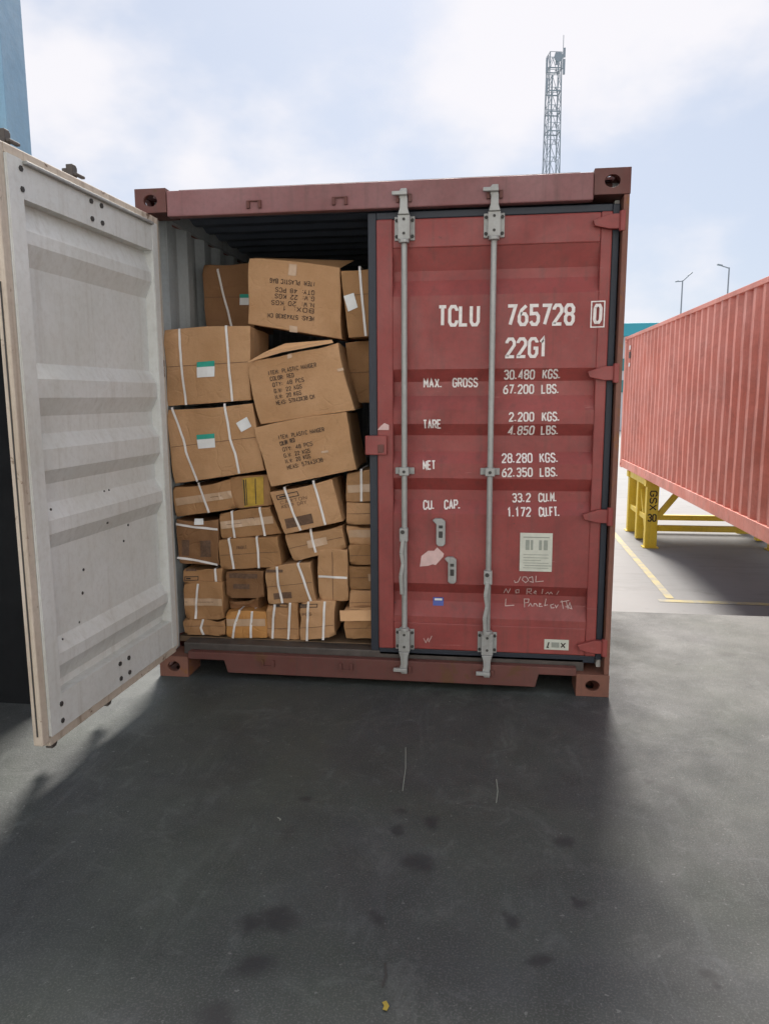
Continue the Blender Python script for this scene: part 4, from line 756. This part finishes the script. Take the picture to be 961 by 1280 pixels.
SEAMS = {'A': (0.5, 0), 'C': (0.62, 0), 'D': (0.52, 0), 'F': (0.5, 0), 'G': (0.5, 0), 'I': (0.5, 0), 'L': (0.55, 0), 'N': (0.5, 0), 'O': (0.5, 0), 'P': (0.45, 0), 'Q': (0.5, 0), 'Q2': (0.55, 0), 'R': (0.5, 0), 'S': (0.5, 0), 'S2': (0.4, 0), 'T': (0.5, 1), 'V': (0.5, 0), 'W': (0.6, 0), 'Z': (0.62, 0), 'AA': (0.5, 0), 'CC': (0.35, 0), 'EE': (0.6, 0), 'BB': (0.3, 0)}
TAPED = ('I', 'L', 'O', 'Q2', 'S', 'V', 'Z', 'P')
def make_carton(key, c):
    (tlx, tlz), (trx, trz), (brx, brz), (blx, blz) = c['quad']; y = c['y']; dep = c['dep']; cr = c['cr']*1.15
    seed = Vector((sum(map(ord, key))*1.37, len(key)*7.1, 3.3))
    zb = min(blz, brz); org = Vector(((blx+brx)/2, y+dep/2, zb))
    t = empty('carton', org, LABELS[key], 'carton', 'cartons stacked in the open container')
    A = Vector((tlx, tlz)); Bq = Vector((trx, trz)); Cq = Vector((brx, brz)); D = Vector((blx, blz)); cen = (A+Bq+Cq+D)/4
    def dent(x, z):
        q = Vector((x*6, 0, z*6))+seed
        return cr*(0.0085*(noise.noise(q)+0.6)+0.0045*(noise.noise(q*2.7)+0.5))
    def at(u, v): return (D.lerp(Cq, u)).lerp(A.lerp(Bq, u), v)
    nu, nv, nw = (14, 12, 4); idx = {}; vs = []; fs = []
    def vert(i, j, k):
        if (i, j, k) in idx: return idx[(i, j, k)]
        u, v, w_ = i/nu, j/nv, k/nw; p = at(u, v); p = p.lerp(cen, 0.05*w_)
        P = Vector((p.x, y+dep*w_, p.y)); q = P*5+seed
        edge = min(u, 1-u, v, 1-v); inner = min(1, edge*6)
        P.y += dent(p.x, p.y)*(1-w_)
        a = cr*0.0065
        P.x += a*noise.noise(q+Vector((9, 0, 0))); P.z += a*noise.noise(q+Vector((0, 9, 0)))*(0.25 if j == 0 else 1)
        if cr > 1.9: P.x += cr*0.003*noise.noise(q*3); P.z += cr*0.0035*noise.noise(q*2.5+seed)*(0 if j == 0 else 1)
        bow = math.sin(math.pi*u)*(0.006*cr*(1 if sum(map(ord, key)) % 2 else -0.6)) if j == nv else 0
        P.z -= bow
        # soft worn corners
        cu = max(0, 0.12-min(u, 1-u))*max(0, 0.12-min(v, 1-v)); P.y += cu*1.1*cr*(0.3+abs(noise.noise(seed+Vector((round(u)*7.7, round(v)*3.3, 0))))*2) if w_ == 0 else 0
        vs.append(P-org); idx[(i, j, k)] = len(vs)-1; return idx[(i, j, k)]
    for i in range(nu):
        for j in range(nv):
            fs.append((vert(i, j, 0), vert(i+1, j, 0), vert(i+1, j+1, 0), vert(i, j+1, 0))); fs.append((vert(i, j, nw), vert(i, j+1, nw), vert(i+1, j+1, nw), vert(i+1, j, nw)))
    for i in range(nu):
        for k in range(nw):
            fs.append((vert(i, 0, k), vert(i, 0, k+1), vert(i+1, 0, k+1), vert(i+1, 0, k))); fs.append((vert(i, nv, k), vert(i+1, nv, k), vert(i+1, nv, k+1), vert(i, nv, k+1)))
    for j in range(nv):
        for k in range(nw):
            fs.append((vert(0, j, k), vert(0, j+1, k), vert(0, j+1, k+1), vert(0, j, k+1))); fs.append((vert(nu, j, k), vert(nu, j, k+1), vert(nu, j+1, k+1), vert(nu, j+1, k)))
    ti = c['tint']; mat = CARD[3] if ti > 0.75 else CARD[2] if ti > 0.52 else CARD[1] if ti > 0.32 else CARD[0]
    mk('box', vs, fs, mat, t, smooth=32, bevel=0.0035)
    put = lambda x, z, l: Vector((x, y+dent(x, z)-0.0030-l, z))-org
    def patchq(name, q4, mt, l, par=t, f0=0.0, f1=1.0, n=5):
        a, b, cc, d = [Vector(p) for p in q4]; mb = MB(); v_ = []
        for j in range(n+1):
            for i in range(n+1):
                vv = f0+(f1-f0)*j/n; p = d.lerp(cc, i/n).lerp(a.lerp(b, i/n), vv); v_.append(put(p.x, p.y, l))
        mb.add(v_, [(j*(n+1)+i, j*(n+1)+i+1, (j+1)*(n+1)+i+1, (j+1)*(n+1)+i) for j in range(n) for i in range(n)])
        return mb.build(name, mt, par)
    for st in c['straps']:
        mb = MB(); w_ = 0.0062
        stroke(mb, st, w_, lambda x, z, l: put(x, z, l), 0.02, 0.0022)
        # the band runs on over the top edge
        p = Vector(st[0]); d = (Vector(st[0])-Vector(st[1])).normalized(); n_ = Vector((-d.y, d.x))
        horiz = abs(d.x) > abs(d.y)
        if not horiz:
            f1 = put(p.x-w_, p.y, 0.0022); f2 = put(p.x+w_, p.y, 0.0022); top = Vector((0, 0.004, 0.008)); back = Vector((0, dep*0.6, 0.010))
            mb.add([f1, f2, f2+top, f1+top, f2+back, f1+back], [(0, 1, 2, 3), (3, 2, 4, 5)])
        mb.build('strap', 'strap', t)
    for kind, q4 in c['stick']:
        if kind == 'green':
            s_ = patchq('sticker', q4, 'white_st', 0.0012); patchq('sticker_band', q4, 'green_st', 0.0020, s_, 0.66, 1.0)
        elif kind == 'white': patchq('sticker', q4, 'white_st', 0.0012)
        elif kind == 'yellow':
            s_ = patchq('sticker', q4, 'yellow_st', 0.0012)
            a, b, cc, d = [Vector(p) for p in q4]
            for f in (0.06, 0.16, 0.62):
                mb = MB(); stroke(mb, [a.lerp(b, f).lerp(d.lerp(cc, f), 0.05), a.lerp(b, f).lerp(d.lerp(cc, f), 0.5), a.lerp(b, f).lerp(d.lerp(cc, f), 0.95)], 0.004 if f < .1 else 0.0025, put, 0.02, 0.0022); mb.build('sticker_print', 'ink', s_)
        elif kind == 'brown': patchq('print', q4, 'ink_soft', 0.0006)
        elif kind == 'black':
            a, b, cc, d = [Vector(p) for p in q4]; mb = MB(); stroke(mb, [a, b, cc, d, a], 0.0022, put, 0.02, 0.0006)
            stroke(mb, [a.lerp(d, .5).lerp(b.lerp(cc, .5), 0.1), a.lerp(d, .5).lerp(b.lerp(cc, .5), 0.45)], 0.004, put, 0.02, 0.0006); mb.build('print', 'ink', t)
        elif kind == 'tape': patchq('tape', q4, 'tape', 0.0006)
    if key in SEAMS:
        f, vert_ = SEAMS[key]
        pts = [at(f, 0.02), at(f, 0.35), at(f, 0.7), at(f, 0.98)] if vert_ else [at(0.02, f), at(0.35, f), at(0.7, f), at(0.98, f)]
        mb = MB(); stroke(mb, pts, 0.0013, put, 0.02, 0.0); mb.build('flap_seam', 'ink_soft', t)
        mb = MB(); stroke(mb, pts[1:3] if key in 'OQS' else pts, 0.021, put, 0.02, 0.0009); mb.build('tape', 'tape', t) if key in TAPED else None
    for txt, a, b, h in c['prints']:
        text_mesh(txt, a, b, h, put, 0.075, 0.03, lift0=0.0006).build('print', 'ink_soft' if h < .02 else 'ink', t)
    return t, org
CT = {}
for key, c in CARTONS.items(): CT[key] = make_carton(key, c)
def flap(key, pts, name='flap', mat=None):
    t, org = CT[key]
    o = mk(name, [Vector(p)-org for p in pts]+[Vector(p)-org+Vector((0, 0.004, 0.001)) for p in pts],
           [tuple(range(len(pts))), tuple(range(len(pts), 2*len(pts)))]+[(i, (i+1) % len(pts), len(pts)+(i+1) % len(pts), len(pts)+i) for i in range(len(pts))], mat or CARD[2], t)
    return o
q = CARTONS['B']['quad']; yb = CARTONS['B']['y']
flap('B', [(q[0][0]+0.004, yb+0.02, q[0][1]-0.004), (q[1][0]-0.004, yb+0.02, q[1][1]-0.004), (q[1][0]+0.045, yb+0.20, q[1][1]+0.068), (q[0][0]-0.02, yb+0.16, q[0][1]+0.030)])
q = CARTONS['E']['quad']; ye = CARTONS['E']['y']
flap('E', [(q[0][0]+0.004, ye-0.004, q[0][1]-0.006), (q[0][0]+0.20, ye-0.004, q[0][1]+0.045), (q[1][0]-0.02, ye+0.01, q[1][1]-0.004), (q[1][0]-0.03, ye+0.02, q[1][1]+0.012), (q[0][0]+0.21, ye+0.02, q[0][1]+0.092), (q[0][0]+0.10, ye+0.02, q[0][1]+0.050)])
q = CARTONS['DD']['quad']; yd = CARTONS['DD']['y']
flap('DD', [(q[3][0]-0.01, yd-0.03, q[3][1]+0.004), (q[2][0], yd-0.03, q[2][1]+0.004), (q[1][0], yd+0.0, q[1][1]+0.002), (q[0][0]-0.01, yd+0.0, q[0][1]+0.006)])
